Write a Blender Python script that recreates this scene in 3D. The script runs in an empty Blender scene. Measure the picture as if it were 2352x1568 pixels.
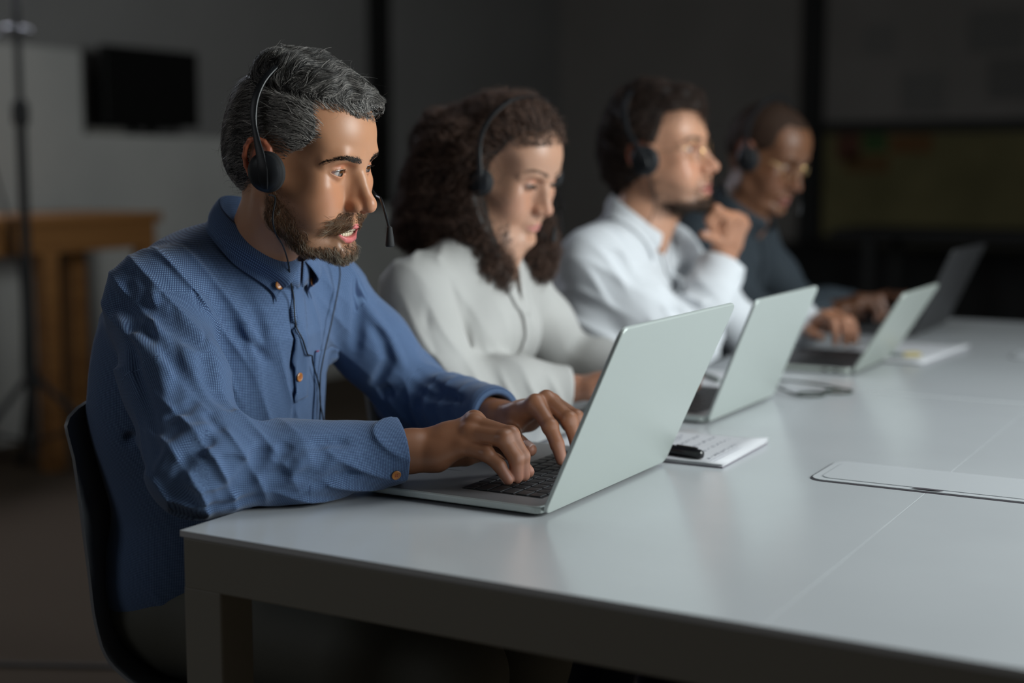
import bpy, math, random
import numpy as np
from mathutils import Vector, Matrix
R = math.radians
scene = bpy.context.scene
COL = scene.collection
rng = np.random.default_rng(7)
random.seed(7)

# ------------------------------------------------------------------ camera
TABLE_Z = 0.74
cam_data = bpy.data.cameras.new('camera')
cam = bpy.data.objects.new('camera', cam_data)
COL.objects.link(cam)
cam.location = (1.116, -1.197, 1.152)
cam.rotation_euler = (R(90 - 6.95), 0, R(29.49))
cam_data.lens = 50.0
cam_data.sensor_width = 36.0
cam_data.clip_start = 0.05
cam_data.dof.use_dof = True
cam_data.dof.focus_distance = 1.80
cam_data.dof.aperture_fstop = 1.8
cam_data.dof.aperture_blades = 0
scene.camera = cam

# ------------------------------------------------------------------ world and lights
scene.view_settings.view_transform = 'Standard'
scene.view_settings.look = 'None'
scene.view_settings.gamma = 1.0
scene.view_settings.exposure = 0.0
scene.view_settings.use_curve_mapping = False
scene.cycles.use_denoising = True
scene.cycles.max_bounces = 6
scene.cycles.diffuse_bounces = 3
scene.cycles.glossy_bounces = 3
scene.cycles.transmission_bounces = 4
scene.cycles.transparent_max_bounces = 8
scene.cycles.caustics_reflective = False
scene.cycles.caustics_refractive = False
scene.cycles.sample_clamp_indirect = 4.0
world = bpy.data.worlds.new('night_room')
scene.world = world
world.use_nodes = True
world.node_tree.nodes['Background'].inputs[0].default_value = (0.72, 0.85, 1.0, 1)
world.node_tree.nodes['Background'].inputs[1].default_value = 0.060


def area(name, loc, target, size, power, color, spread=180.0, sy=None):
    d = bpy.data.lights.new(name, 'AREA')
    d.shape = 'RECTANGLE'
    d.size = size
    d.size_y = sy or size
    d.energy = power
    d.color = color
    d.spread = R(spread)
    o = bpy.data.objects.new(name, d)
    COL.objects.link(o)
    o.location = loc
    o.rotation_euler = (Vector(target) - Vector(loc)).to_track_quat('-Z', 'Y').to_euler()
    return o


# studio softboxes of the dark room: the key stands past the far side of the table, in front of the people
area('key_softbox', (2.6, 0.85, 1.80), (0.0, 0.7, 0.95), 1.1, 84.0, (0.93, 1.0, 1.0))
area('overhead_softbox', (1.0, 1.6, 2.55), (0.9, 1.0, 0.74), 1.2, 9.0, (0.86, 0.95, 1.0), 120)
# unseen fill light added far behind the camera, to the left, to lift shadows
area('added_fill_light', (-1.9, -2.5, 2.3), (-0.1, 0.4, 0.6), 1.2, 9.0, (0.92, 0.95, 1.0))
# the softbox on the stand at the back left, just above the picture
area('rim_softbox', (-3.3, 2.6, 2.15), (-0.2, 0.6, 0.9), 0.8, 14.0, (0.85, 0.88, 1.0))

# ------------------------------------------------------------------ materials
def principled(name, color, rough=0.6, metal=0.0, spec=0.5, **kw):
    m = bpy.data.materials.new(name)
    m.use_nodes = True
    b = m.node_tree.nodes['Principled BSDF']
    b.inputs['Base Color'].default_value = (*color, 1)
    b.inputs['Roughness'].default_value = rough
    b.inputs['Metallic'].default_value = metal
    b.inputs['Specular IOR Level'].default_value = spec
    for k, v in kw.items():
        b.inputs[k.replace('_', ' ')].default_value = v
    return m


def noise_bump(m, scale, strength, dist=0.001, detail=3, coord='Object'):
    nt = m.node_tree
    b = nt.nodes['Principled BSDF']
    tc = nt.nodes.new('ShaderNodeTexCoord')
    n = nt.nodes.new('ShaderNodeTexNoise')
    n.inputs['Scale'].default_value = scale
    n.inputs['Detail'].default_value = detail
    bp = nt.nodes.new('ShaderNodeBump')
    bp.inputs['Strength'].default_value = strength
    bp.inputs['Distance'].default_value = dist
    nt.links.new(tc.outputs[coord], n.inputs['Vector'])
    nt.links.new(n.outputs['Fac'], bp.inputs['Height'])
    nt.links.new(bp.outputs['Normal'], b.inputs['Normal'])
    return m


def noise_color(m, c1, c2, scale, detail=4, lo=0.35, hi=0.65, stretch=(1, 1, 1)):
    nt = m.node_tree
    b = nt.nodes['Principled BSDF']
    tc = nt.nodes.new('ShaderNodeTexCoord')
    mp = nt.nodes.new('ShaderNodeMapping')
    mp.inputs['Scale'].default_value = stretch
    n = nt.nodes.new('ShaderNodeTexNoise')
    n.inputs['Scale'].default_value = scale
    n.inputs['Detail'].default_value = detail
    r = nt.nodes.new('ShaderNodeValToRGB')
    r.color_ramp.elements[0].position = lo
    r.color_ramp.elements[0].color = (*c1, 1)
    r.color_ramp.elements[1].position = hi
    r.color_ramp.elements[1].color = (*c2, 1)
    nt.links.new(tc.outputs['Object'], mp.inputs['Vector'])
    nt.links.new(mp.outputs['Vector'], n.inputs['Vector'])
    nt.links.new(n.outputs['Fac'], r.inputs['Fac'])
    nt.links.new(r.outputs['Color'], b.inputs['Base Color'])
    return m


def vcol_color(m, layer='tint'):
    nt = m.node_tree
    a = nt.nodes.new('ShaderNodeVertexColor')
    a.layer_name = layer
    nt.links.new(a.outputs['Color'], nt.nodes['Principled BSDF'].inputs['Base Color'])
    return m


def emissive(name, color, strength):
    m = principled(name, (0.01, 0.01, 0.01), 0.3)
    b = m.node_tree.nodes['Principled BSDF']
    b.inputs['Emission Color'].default_value = (*color, 1)
    b.inputs['Emission Strength'].default_value = strength
    return m


# ------------------------------------------------------------------ objects and tags
def tag(o, label=None, cat=None, group=None, kind=None):
    if label: o['label'] = label
    if cat: o['category'] = cat
    if group: o['group'] = group
    if kind: o['kind'] = kind
    return o


def thing(name, label, cat, loc=(0, 0, 0), rz=0.0, group=None):
    o = bpy.data.objects.new(name, None)
    o.empty_display_size = 0.05
    COL.objects.link(o)
    o.location = loc
    o.rotation_euler = (0, 0, rz)
    return tag(o, label, cat, group)


def link_mesh(name, me, mat=None, parent=None, smooth=True):
    o = bpy.data.objects.new(name, me)
    COL.objects.link(o)
    if mat is not None:
        if isinstance(mat, (list, tuple)):
            for q in mat: me.materials.append(q)
        else:
            me.materials.append(mat)
    if parent is not None:
        o.parent = parent
    if smooth:
        me.polygons.foreach_set('use_smooth', [True] * len(me.polygons))
    return o


class MB:
    """collects vertices and faces of one part"""
    def __init__(self):
        self.v = []; self.f = []; self.mi = []; self.cur = 0

    def add(self, vs, fs):
        b = len(self.v)
        self.v += [tuple(float(c) for c in p) for p in vs]
        self.f += [tuple(i + b for i in f) for f in fs]
        self.mi += [self.cur] * len(fs)

    def box(self, c, s, rot=None, bev=0.0):
        """rounded box, centre c, full size s"""
        hx, hy, hz = s[0] / 2, s[1] / 2, s[2] / 2
        M = Matrix.Rotation(0, 3, 'X') if rot is None else rot
        if bev <= 0:
            P = [(-hx, -hy, -hz), (hx, -hy, -hz), (hx, hy, -hz), (-hx, hy, -hz), (-hx, -hy, hz), (hx, -hy, hz), (hx, hy, hz), (-hx, hy, hz)]
            F = [(0, 3, 2, 1), (4, 5, 6, 7), (0, 1, 5, 4), (1, 2, 6, 5), (2, 3, 7, 6), (3, 0, 4, 7)]
            self.add([Vector(c) + M @ Vector(p) for p in P], F)
            return
        bev = min(bev, hx * .99, hy * .99, hz * .99)
        P = []; F = []
        n = 3
        rings = []
        for iz in range(2 * (n + 1)):
            if iz <= n:
                a = -math.pi / 2 + (iz / n) * math.pi / 2; zc = -hz + bev
            else:
                a = ((iz - n - 1) / n) * math.pi / 2; zc = hz - bev
            rr = bev * math.cos(a); z = zc + bev * math.sin(a)
            ring = []
            for q, (sx, sy) in enumerate(((1, 1), (-1, 1), (-1, -1), (1, -1))):
                for k in range(n + 1):
                    t = q * math.pi / 2 + k / n * math.pi / 2
                    ring.append(len(P))
                    P.append((sx * (hx - bev) + rr * math.cos(t), sy * (hy - bev) + rr * math.sin(t), z))
            rings.append(ring)
        for a_, b_ in zip(rings[:-1], rings[1:]):
            m = len(a_)
            for i in range(m):
                F.append((a_[i], a_[(i + 1) % m], b_[(i + 1) % m], b_[i]))
        F.append(tuple(reversed(rings[0]))); F.append(tuple(rings[-1]))
        self.add([Vector(c) + M @ Vector(p) for p in P], F)

    def tube(self, pts, r, seg=8, cap=True, closed=False):
        pts = [Vector(p) for p in pts]
        n = len(pts)
        rs = r if isinstance(r, (list, tuple)) else [r] * n
        up = Vector((0, 0, 1)); prev = None; rings = []; V = []
        for i, p in enumerate(pts):
            if closed:
                d = pts[(i + 1) % n] - pts[i - 1]
            else:
                d = pts[min(i + 1, n - 1)] - pts[max(i - 1, 0)]
            d.normalize()
            if prev is None:
                a = up if abs(d.z) < .9 else Vector((1, 0, 0))
                u = d.cross(a).normalized()
            else:
                u = (prev - d * prev.dot(d)).normalized()
            prev = u; w = d.cross(u)
            ring = []
            for k in range(seg):
                t = 2 * math.pi * k / seg
                ring.append(len(V)); V.append(p + (u * math.cos(t) + w * math.sin(t)) * rs[i])
            rings.append(ring)
        F = []
        pairs = list(zip(rings[:-1], rings[1:]))
        if closed: pairs.append((rings[-1], rings[0]))
        for a_, b_ in pairs:
            for k in range(seg):
                F.append((a_[k], a_[(k + 1) % seg], b_[(k + 1) % seg], b_[k]))
        if cap and not closed:
            F.append(tuple(reversed(rings[0]))); F.append(tuple(rings[-1]))
        self.add(V, F)

    def lathe(self, c, prof, seg=24, M=None):
        """profile [(r, z)] turned about z, then M, then moved to c"""
        V = []; F = []
        for (r, z) in prof:
            for k in range(seg):
                t = 2 * math.pi * k / seg
                p = Vector((r * math.cos(t), r * math.sin(t), z))
                if M is not None: p = M @ p
                V.append(Vector(c) + p)
        for i in range(len(prof) - 1):
            for k in range(seg):
                F.append((i * seg + k, i * seg + (k + 1) % seg, (i + 1) * seg + (k + 1) % seg, (i + 1) * seg + k))
        F.append(tuple(range(seg - 1, -1, -1)))
        F.append(tuple((len(prof) - 1) * seg + k for k in range(seg)))
        self.add(V, F)

    def slab(self, outline, z0, z1):
        """vertical prism of a flat outline [(x, y)]"""
        n = len(outline)
        V = [(x, y, z0) for x, y in outline] + [(x, y, z1) for x, y in outline]
        F = [tuple(range(n - 1, -1, -1)), tuple(range(n, 2 * n))]
        F += [(i, (i + 1) % n, n + (i + 1) % n, n + i) for i in range(n)]
        self.add(V, F)

    def build(self, name, mat=None, parent=None, smooth=False, xf=None):
        me = bpy.data.meshes.new(name)
        V = self.v if xf is None else [tuple(xf @ Vector(p)) for p in self.v]
        me.from_pydata(V, [], self.f)
        o = link_mesh(name, me, mat, parent, smooth)
        if isinstance(mat, (list, tuple)):
            me.polygons.foreach_set('material_index', self.mi)
        if smooth:
            me.set_sharp_from_angle(angle=R(35))
        return o


def rrect(cx, cy, w, h, r, n=5):
    """rounded rectangle outline, counter-clockwise"""
    out = []
    for q, (sx, sy) in enumerate(((1, 1), (-1, 1), (-1, -1), (1, -1))):
        for k in range(n + 1):
            t = q * math.pi / 2 + k / n * math.pi / 2
            out.append((cx + sx * (w / 2 - r) + r * math.cos(t), cy + sy * (h / 2 - r) + r * math.sin(t)))
    return out


def catmull(pts, n=8):
    P = [Vector(p) for p in pts]
    out = []
    for i in range(len(P) - 1):
        p0 = P[max(i - 1, 0)]; p1 = P[i]; p2 = P[i + 1]; p3 = P[min(i + 2, len(P) - 1)]
        for k in range(n):
            t = k / n
            out.append(0.5 * ((2 * p1) + (-p0 + p2) * t + (2 * p0 - 5 * p1 + 4 * p2 - p3) * t * t + (-p0 + 3 * p1 - 3 * p2 + p3) * t ** 3))
    out.append(P[-1])
    return out
# ------------------------------------------------------------------ implicit surfaces: soft unions of rounded forms, meshed
F32 = np.float32


class Prim:
    def __init__(self, fn, c, rad, op='u', k=0.01):
        self.fn = fn; self.c = np.array(c, float); self.rad = rad; self.op = op; self.k = k


def V3(p): return np.array(p, dtype=float)


def cone(a, b, ra, rb, k=0.01, op='u'):
    a = V3(a); b = V3(b); ab = b - a; L2 = float(ab @ ab) + 1e-12
    def fn(p):
        t = np.clip(((p - a.astype(F32)) @ ab.astype(F32)) / F32(L2), 0, 1)
        q = p - a.astype(F32) - t[:, None] * ab.astype(F32)
        return np.sqrt((q * q).sum(1)) - (ra + (rb - ra) * t)
    return Prim(fn, (a + b) / 2, math.sqrt(L2) / 2 + max(ra, rb), op, k)


def ball(c, r, k=0.01, op='u'):
    c = V3(c)
    def fn(p):
        q = p - c.astype(F32)
        return np.sqrt((q * q).sum(1)) - r
    return Prim(fn, c, r, op, k)


def rotm(rx=0, ry=0, rz=0):
    return np.array((Matrix.Rotation(R(rz), 3, 'Z') @ Matrix.Rotation(R(ry), 3, 'Y') @ Matrix.Rotation(R(rx), 3, 'X')))


def frame(fwd, up):
    """matrix with columns forward, left, up"""
    f = V3(fwd); f /= np.linalg.norm(f)
    u = V3(up); l = np.cross(u, f); l /= np.linalg.norm(l)
    u = np.cross(f, l)
    return np.stack([f, l, u], 1)


def ell(c, r, M=None, k=0.01, op='u'):
    c = V3(c); r = V3(r)
    def fn(p):
        q = p - c.astype(F32)
        if M is not None: q = q @ M.astype(F32)
        a = q / r.astype(F32)
        k0 = np.sqrt((a * a).sum(1)) + 1e-9
        b = a / r.astype(F32)
        k1 = np.sqrt((b * b).sum(1)) + 1e-9
        return k0 * (k0 - 1) / k1
    return Prim(fn, c, float(r.max()), op, k)


def bx(c, s, rr=0.005, M=None, k=0.01, op='u'):
    c = V3(c); h = V3(s) / 2 - rr
    def fn(p):
        q = p - c.astype(F32)
        if M is not None: q = q @ M.astype(F32)
        q = np.abs(q) - h.astype(F32)
        return np.sqrt((np.maximum(q, 0) ** 2).sum(1)) + np.minimum(q.max(1), 0) - rr
    return Prim(fn, c, float(np.linalg.norm(h)) + rr, op, k)


def chain(pts, rs, k=0.01, op='u'):
    return [cone(pts[i], pts[i + 1], rs[i], rs[i + 1], k, op) for i in range(len(pts) - 1)]


def crease(pts, w, amp, k=0):
    """ridge (amp > 0) or groove (amp < 0) along a polyline, width w; the ends fade out"""
    P = [V3(p) for p in pts]
    seg = [(P[i], P[i + 1]) for i in range(len(P) - 1)]
    n = len(seg)
    def fn(p):
        best = None; tt = None
        for i, (a, b) in enumerate(seg):
            ab = (b - a).astype(F32); L2 = F32(ab @ ab + 1e-12)
            t = np.clip(((p - a.astype(F32)) @ ab) / L2, 0, 1)
            q = p - a.astype(F32) - t[:, None] * ab
            d = (q * q).sum(1); s = (i + t) / n
            if best is None: best = d; tt = s
            else:
                m = d < best; best = np.where(m, d, best); tt = np.where(m, s, tt)
        fade = np.clip(np.minimum(tt, 1 - tt) * 4 + .15, 0, 1)
        return amp * fade * np.exp(-best / (w * w))
    c = sum(P) / len(P); rad = max(np.linalg.norm(q - c) for q in P) + 2.5 * w
    return Prim(fn, c, rad, 'a', 0)


def warp(fn, c, rad):
    return Prim(fn, c, rad, 'a', 0)


def smin(a, b, k):
    if k <= 0: return np.minimum(a, b)
    h = np.maximum(k - np.abs(a - b), 0) / k
    return np.minimum(a, b) - h * h * k * F32(0.25)


def evalf(prims, p):
    d = np.full(len(p), 1.0, F32)
    for q in prims:
        if q.op == 'u':
            d = smin(d, q.fn(p), q.k)
        elif q.op == 's':
            d = -smin(-d, q.fn(p), q.k)
        elif q.op == 'i':
            d = -smin(-d, -q.fn(p), q.k)
        else:
            d = d - q.fn(p)
    return d


def surface(prims, h, N=14, clip=None):
    """mesh the zero set with voxel size h: returns verts, quads"""
    lo = np.min([q.c - q.rad for q in prims if q.op == 'u'], 0) - 3 * h
    hi = np.max([q.c + q.rad for q in prims if q.op == 'u'], 0) + 3 * h
    if clip is not None:
        lo = np.maximum(lo, clip[0]); hi = np.minimum(hi, clip[1])
    B = N * h
    nb = np.ceil((hi - lo) / B).astype(int)
    I = np.stack(np.meshgrid(*[np.arange(n) for n in nb], indexing='ij'), -1).reshape(-1, 3)
    cen = (lo + (I + .5) * B).astype(F32)
    br = B * math.sqrt(3) / 2
    # distance of each primitive's centre to blocks, for culling
    near = []
    dmin = np.full(len(cen), 9.0)
    for q in prims:
        dc = np.sqrt(((cen - q.c) ** 2).sum(1))
        if q.op == 'u':
            idx = np.where(dc < q.rad + 2 * br + 2 * q.k + .012)[0]
            v = np.full(len(cen), 9.0)
            if len(idx): v[idx] = q.fn(cen[idx])
            dmin = np.minimum(dmin, v)
            near.append(v < 2 * br + 2 * q.k + .010)
        elif q.op == 'a':
            near.append(dc < q.rad + br + .004)
        elif q.op == 'i':
            near.append(np.ones(len(cen), bool))
        else:
            idx = np.where(dc < q.rad + 2 * br + 2 * q.k + .012)[0]
            v = np.full(len(cen), 9.0)
            if len(idx): v[idx] = q.fn(cen[idx])
            near.append(v < 2 * br + 2 * q.k + .010)
    near = np.stack(near, 1)
    act = np.where(dmin < br + .03)[0]
    g = np.stack(np.meshgrid(*[np.arange(N + 1)] * 3, indexing='ij'), -1).reshape(-1, 3)
    big = np.int64(1) << 20
    vk = []; vp = []; ek = []; ef = []
    corners = [(0, 0, 0), (1, 0, 0), (0, 1, 0), (1, 1, 0), (0, 0, 1), (1, 0, 1), (0, 1, 1), (1, 1, 1)]
    edges = [(0, 1), (2, 3), (4, 5), (6, 7), (0, 2), (1, 3), (4, 6), (5, 7), (0, 4), (1, 5), (2, 6), (3, 7)]
    for b in act:
        ps = [prims[j] for j in np.where(near[b])[0]]
        if not any(q.op == 'u' for q in ps): continue
        o = I[b] * N
        P = (lo + (o + g) * h).astype(F32)
        d = evalf(ps, P).reshape(N + 1, N + 1, N + 1)
        if d.min() > 0 or d.max() < 0: continue
        s = d < 0
        cs = [s[x:x + N, y:y + N, z:z + N] for x, y, z in corners]
        cnt = sum(c.astype(np.int8) for c in cs)
        m = (cnt > 0) & (cnt < 8)
        ii = np.argwhere(m)
        if not len(ii): continue
        val = np.stack([d[x:x + N, y:y + N, z:z + N][m] for x, y, z in corners], 1)
        acc = np.zeros((len(ii), 3)); n = np.zeros(len(ii))
        for a_, b_ in edges:
            va = val[:, a_]; vb = val[:, b_]
            cr = (va < 0) != (vb < 0)
            t = np.where(cr, va / np.where(cr, va - vb, 1), 0)
            ca = np.array(corners[a_], float); cb = np.array(corners[b_], float)
            acc += np.where(cr[:, None], ca + t[:, None] * (cb - ca), 0)
            n += cr
        pos = lo + (o + ii + acc / n[:, None]) * h
        cell = (o + ii).astype(np.int64)
        vk.append((cell[:, 0] * big + cell[:, 1]) * big + cell[:, 2]); vp.append(pos)
        for ax in range(3):
            sl0 = [slice(0, N)] * 3; sl1 = [slice(0, N)] * 3
            sl1[ax] = slice(1, N + 1)
            e = s[tuple(sl0)] != s[tuple(sl1)]
            ei = np.argwhere(e)
            if len(ei):
                ek.append(np.column_stack([o + ei, np.full(len(ei), ax)])); ef.append(s[tuple(sl0)][e])
    if not vk: return np.zeros((0, 3)), np.zeros((0, 4), int)
    vk = np.concatenate(vk); vp = np.concatenate(vp)
    o = np.argsort(vk); vk = vk[o]; vp = vp[o]
    ek = np.concatenate(ek).astype(np.int64); ef = np.concatenate(ef)
    quads = np.zeros((len(ek), 4), np.int64); ok = np.ones(len(ek), bool)
    for ax in range(3):
        m = ek[:, 3] == ax
        u, v = [(1, 2), (2, 0), (0, 1)][ax]
        for j, (du, dv) in enumerate(((0, 0), (-1, 0), (-1, -1), (0, -1))):
            c = ek[m, :3].copy(); c[:, u] += du; c[:, v] += dv
            key = (c[:, 0] * big + c[:, 1]) * big + c[:, 2]
            idx = np.searchsorted(vk, key); idx = np.clip(idx, 0, len(vk) - 1)
            good = vk[idx] == key
            quads[m, j] = idx
            okm = ok[m]; okm &= good; ok[m] = okm
    quads[ef] = quads[ef]
    quads[~ef] = quads[~ef][:, ::-1]
    quads = quads[ok]
    used = np.unique(quads)
    rm = np.full(len(vp), -1); rm[used] = np.arange(len(used))
    return vp[used], rm[quads]


def relax(V, Q, it=1, w=0.5):
    """light smoothing of the voxel mesh"""
    n = len(V)
    E = np.concatenate([Q[:, [0, 1]], Q[:, [1, 2]], Q[:, [2, 3]], Q[:, [3, 0]]])
    for _ in range(it):
        acc = np.zeros_like(V); c = np.bincount(E[:, 0], minlength=n) + np.bincount(E[:, 1], minlength=n)
        for j in range(3):
            acc[:, j] = np.bincount(E[:, 0], V[E[:, 1], j], n) + np.bincount(E[:, 1], V[E[:, 0], j], n)
        V = V * (1 - w) + w * acc / np.maximum(c, 1)[:, None]
    return V


def mesh_of(name, V, Q):
    me = bpy.data.meshes.new(name)
    me.vertices.add(len(V)); me.vertices.foreach_set('co', np.ascontiguousarray(V, dtype=F32).ravel())
    nq = len(Q); k = Q.shape[1]
    me.loops.add(nq * k); me.loops.foreach_set('vertex_index', np.ascontiguousarray(Q, dtype=np.int32).ravel())
    me.polygons.add(nq); me.polygons.foreach_set('loop_start', np.arange(0, nq * k, k, dtype=np.int32))
    me.update(calc_edges=True)
    me.validate()
    return me


def set_tint(me, rgb):
    a = me.color_attributes.new('tint', 'FLOAT_COLOR', 'POINT')
    c = np.ones((len(me.vertices), 4), F32); c[:, :3] = rgb
    a.data.foreach_set('color', c.ravel())


def set_uv(me, uv):
    """per-vertex cloth coordinates, stored as a vector attribute"""
    a = me.attributes.new('cloth', 'FLOAT_VECTOR', 'POINT')
    c = np.zeros((len(me.vertices), 3), F32); c[:, :2] = uv
    a.data.foreach_set('vector', c.ravel())


def strands_mesh(name, P, rad, mat, parent=None, tint=None, sides=3):
    """P: (n, m, 3) strand points; rad: (n,) or (n, m) radii -> thin tapered tubes in one mesh"""
    n, m, _ = P.shape
    rad = np.asarray(rad)
    if rad.ndim == 1: rad = rad[:, None] * np.ones(m)
    T = np.gradient(P, axis=1); T /= np.linalg.norm(T, axis=2, keepdims=True) + 1e-12
    a = np.array([0.31, 0.52, 0.79]); U = np.cross(T, a); U /= np.linalg.norm(U, axis=2, keepdims=True) + 1e-12
    W = np.cross(T, U)
    rings = []
    for k in range(sides):
        t = 2 * math.pi * k / sides
        rings.append(P + (U * math.cos(t) + W * math.sin(t)) * rad[:, :, None])
    V = np.stack(rings, 2)          # n, m, sides, 3
    idx = np.arange(n * m * sides).reshape(n, m, sides)
    Q = []
    for k in range(sides):
        k2 = (k + 1) % sides
        Q.append(np.stack([idx[:, :-1, k], idx[:, :-1, k2], idx[:, 1:, k2], idx[:, 1:, k]], -1).reshape(-1, 4))
    me = mesh_of(name, V.reshape(-1, 3), np.concatenate(Q))
    if tint is not None:
        set_tint(me, np.repeat(tint, m * sides, 0))
    return link_mesh(name, me, mat, parent, True)
# ------------------------------------------------------------------ the room
carpet = noise_color(principled('carpet', (.1, .08, .06), .95, spec=.1), (.100, .076, .055), (.145, .112, .083), 260, 6, .3, .7)
noise_bump(carpet, 700, .5, .002)
wall_paint = noise_color(principled('dark_wall_paint', (.1, .1, .1), .85, spec=.2), (.26, .25, .245), (.285, .275, .268), 1.5)
far_paint = noise_color(principled('far_wall_paint', (.08, .08, .08), .85, spec=.2), (.26, .24, .225), (.30, .275, .26), 1.2)
black_trim = principled('black_trim', (.012, .012, .012), .6)
ceil_paint = principled('ceiling_paint', (.08, .08, .08), .9)

def setting(name, mb, mat):
    o = mb.build(name, mat); o['kind'] = 'structure'; return o

m = MB(); m.box((.75, 2.5, -.05), (9.5, 12, .1)); setting('floor', m, carpet)
m = MB(); m.box((-3.95, 2.5, 1.5), (.1, 12, 3.0)); setting('wall_left', m, wall_paint)
m = MB(); m.box((.75, 8.45, 1.5), (9.3, .1, 3.0)); setting('wall_back', m, far_paint)
m = MB(); m.box((.75, 2.5, 3.06), (9.5, 12, .12)); setting('ceiling', m, ceil_paint)
m = MB(); m.box((5.45, 2.5, 1.5), (.1, 12, 3.0)); setting('wall_right', m, wall_paint)
m = MB(); m.box((.75, -3.45, 1.5), (9.3, .1, 3.0)); setting('wall_front', m, wall_paint)
m = MB(); m.box((-3.86, 5.98, 1.5), (.08, .13, 3.0)); setting('trim_1', m, black_trim)
m = MB(); m.box((-1.93, 8.36, 1.5), (.13, .08, 3.0)); setting('trim_2', m, black_trim)
m = MB(); m.box((1.9, 8.385, 1.44), (7.5, .03, .05)); setting('trim_3', m, black_trim)

pale_paint = noise_color(principled('pale_partition_paint', (.5, .5, .48), .8, spec=.25), (.46, .455, .44), (.52, .51, .49), 2)
m = MB()
outl = [(-1.2, 0), (-1.2, 1.66), (3.36, 1.66), (3.36, 1.30), (4.72, 1.30), (4.72, .93), (6.9, .93), (6.9, 0)]
n = len(outl); X0, X1 = -3.76, -3.62
m.add([(X1, y, z) for y, z in outl] + [(X0, y, z) for y, z in outl],
      [tuple(range(n)), tuple(range(2 * n - 1, n - 1, -1))] + [(i, n + i, n + (i + 1) % n, (i + 1) % n) for i in range(n)])
part = setting('wall_partition', m, pale_paint)
part.name = 'pale_partition'  # pale stepped partition along the left wall

# poster wall at the far right: board, pinned sheets
board_m = noise_color(principled('olive_board', (.09, .08, .03), .8), (.16, .14, .06), (.22, .19, .085), 3)
b = thing('pin_board', 'wide olive pinboard with coloured map patches on far right wall', 'board', (0, 8.4, 0))
m = MB(); m.box((.25, -.02, 1.04), (4.2, .03, .70), bev=.004); bp = m.build('panel', board_m, b)
m = MB(); m.box((.25, -.03, 1.40), (4.26, .05, .03)); m.box((.25, -.03, .68), (4.26, .05, .03)); m.build('frame', black_trim, b)
for nm, x, z, w, h, c in (('map_patch', -1.68, 1.29, .16, .18, (.13, .05, .03)), ('map_patch', -1.50, 1.32, .16, .12, (.05, .11, .03)), ('map_patch', -1.26, 1.31, .28, .12, (.19, .09, .03)), ('map_patch', -1.55, 1.18, .3, .12, (.16, .09, .03))):
    m = MB(); m.box((x, -.038, z), (w, .006, h)); m.build(nm, principled('map_colour', c, .8), b)
for k, (x, z, w, h, c, lb) in enumerate(((-.75, 2.02, .34, .26, .13, 'dark sheet pinned high on the far right wall, upper left of its neighbours'),
                                     (-.62, 1.72, .33, .26, .12, 'dark printed sheet on the far right wall just above the olive board'),
                                     (-1.2, 1.64, .28, .26, .14, 'dark sheet on far wall nearest the black post'),
                                     (-.22, 1.72, .14, .18, .26, 'small paler note on the far right wall beside a dark sheet'),
                                     (-1.5, 2.0, .2, .2, .15, 'small dark sheet high on the far wall beside the black post'))):
    m = MB(); m.box((x, 8.392, z), (w, .012, h)); tag(m.build('wall_sheet', principled('sheet_%d' % k, (c * 1.5, c * 1.42, c * 1.36), .8)), lb, 'poster', 'sheets pinned on the far wall')

# low black cabinet and a dark desk in front of the far wall
dark_lac = principled('dark_lacquer', (.006, .006, .007), .5)
b = thing('low_cabinet', 'long low black cabinet against the far right wall', 'cabinet', (.4, 8.1, 0))
m = MB(); m.box((0, 0, .33), (5.0, .5, .58), bev=.01); m.build('body', dark_lac, b)
m = MB(); m.box((0, 0, .635), (5.04, .54, .03), bev=.005); m.build('top', dark_lac, b)
for k in range(5):
    m = MB(); m.box((-2 + k * 1.0, -.26, .33), (.96, .02, .52), bev=.004); dd = m.build('door', dark_lac, b)
    m = MB(); m.box((-2 + k * 1.0 + .4, -.28, .38), (.015, .02, .12)); m.build('handle', black_trim, dd)
m = MB(); m.box((0, 0, .02), (4.9, .44, .04)); m.build('plinth', black_trim, b)
b = thing('desk', 'dark desk with thin legs in front of the olive board', 'table', (.3, 6.6, 0))
m = MB(); m.box((0, 0, .81), (2.9, .7, .035), bev=.006); m.build('desk_top', dark_lac, b)
for sx in (-1, 0, 1):
    for sy in (-1, 1):
        if sx == 1 and sy == 1: pass
        m = MB(); m.box((-.22 if sx == 0 else sx * 1.25 - (.0), sy * .28, .395), (.05, .05, .79)); m.build('leg', black_trim, b)

# dark monitors standing on the partition ledge
scr_black = principled('monitor_black', (.006, .006, .006), .35)
def monitor(y, z, w, h, label):
    b = thing('monitor', label, 'monitor', (-3.69, y, z))
    m = MB(); m.box((.0, 0, h / 2 + .045), (.035, w, h), bev=.008); m.build('screen_panel', scr_black, b)
    m = MB(); m.box((-.01, 0, .03), (.02, .05, .05)); m.build('stand', scr_black, b)
    m = MB(); m.box((0, 0, .005), (.13, .24, .01), bev=.003); m.build('foot', scr_black, b)
monitor(3.86, 1.30, .62, .36, 'wide black monitor on the pale partition ledge left of the bearded man')
m = MB(); m.box((-3.70, 5.30, 1.175), (.06, .95, .49), bev=.01); tag(m.build('black_panel', scr_black), 'matt black panel standing on the lower ledge behind the bearded man\'s face', 'panel')
paper_m = noise_color(principled('paper', (.6, .6, .6), .8), (.50, .50, .52), (.56, .56, .58), 4)
for k in range(3):
    m = MB(); m.box((-3.69, 3.50 + .005 * k, 1.3045 + .0085 * k), (.12, .21 - .006 * k, .008)); tag(m.build('paper_pile', principled('ledge_paper', (.22, .21, .19), .8)), ('lowest', 'middle', 'topmost')[k] + ' flat folder of the pile on the partition ledge beside the monitor', 'folder', 'folders on the ledge')

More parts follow.
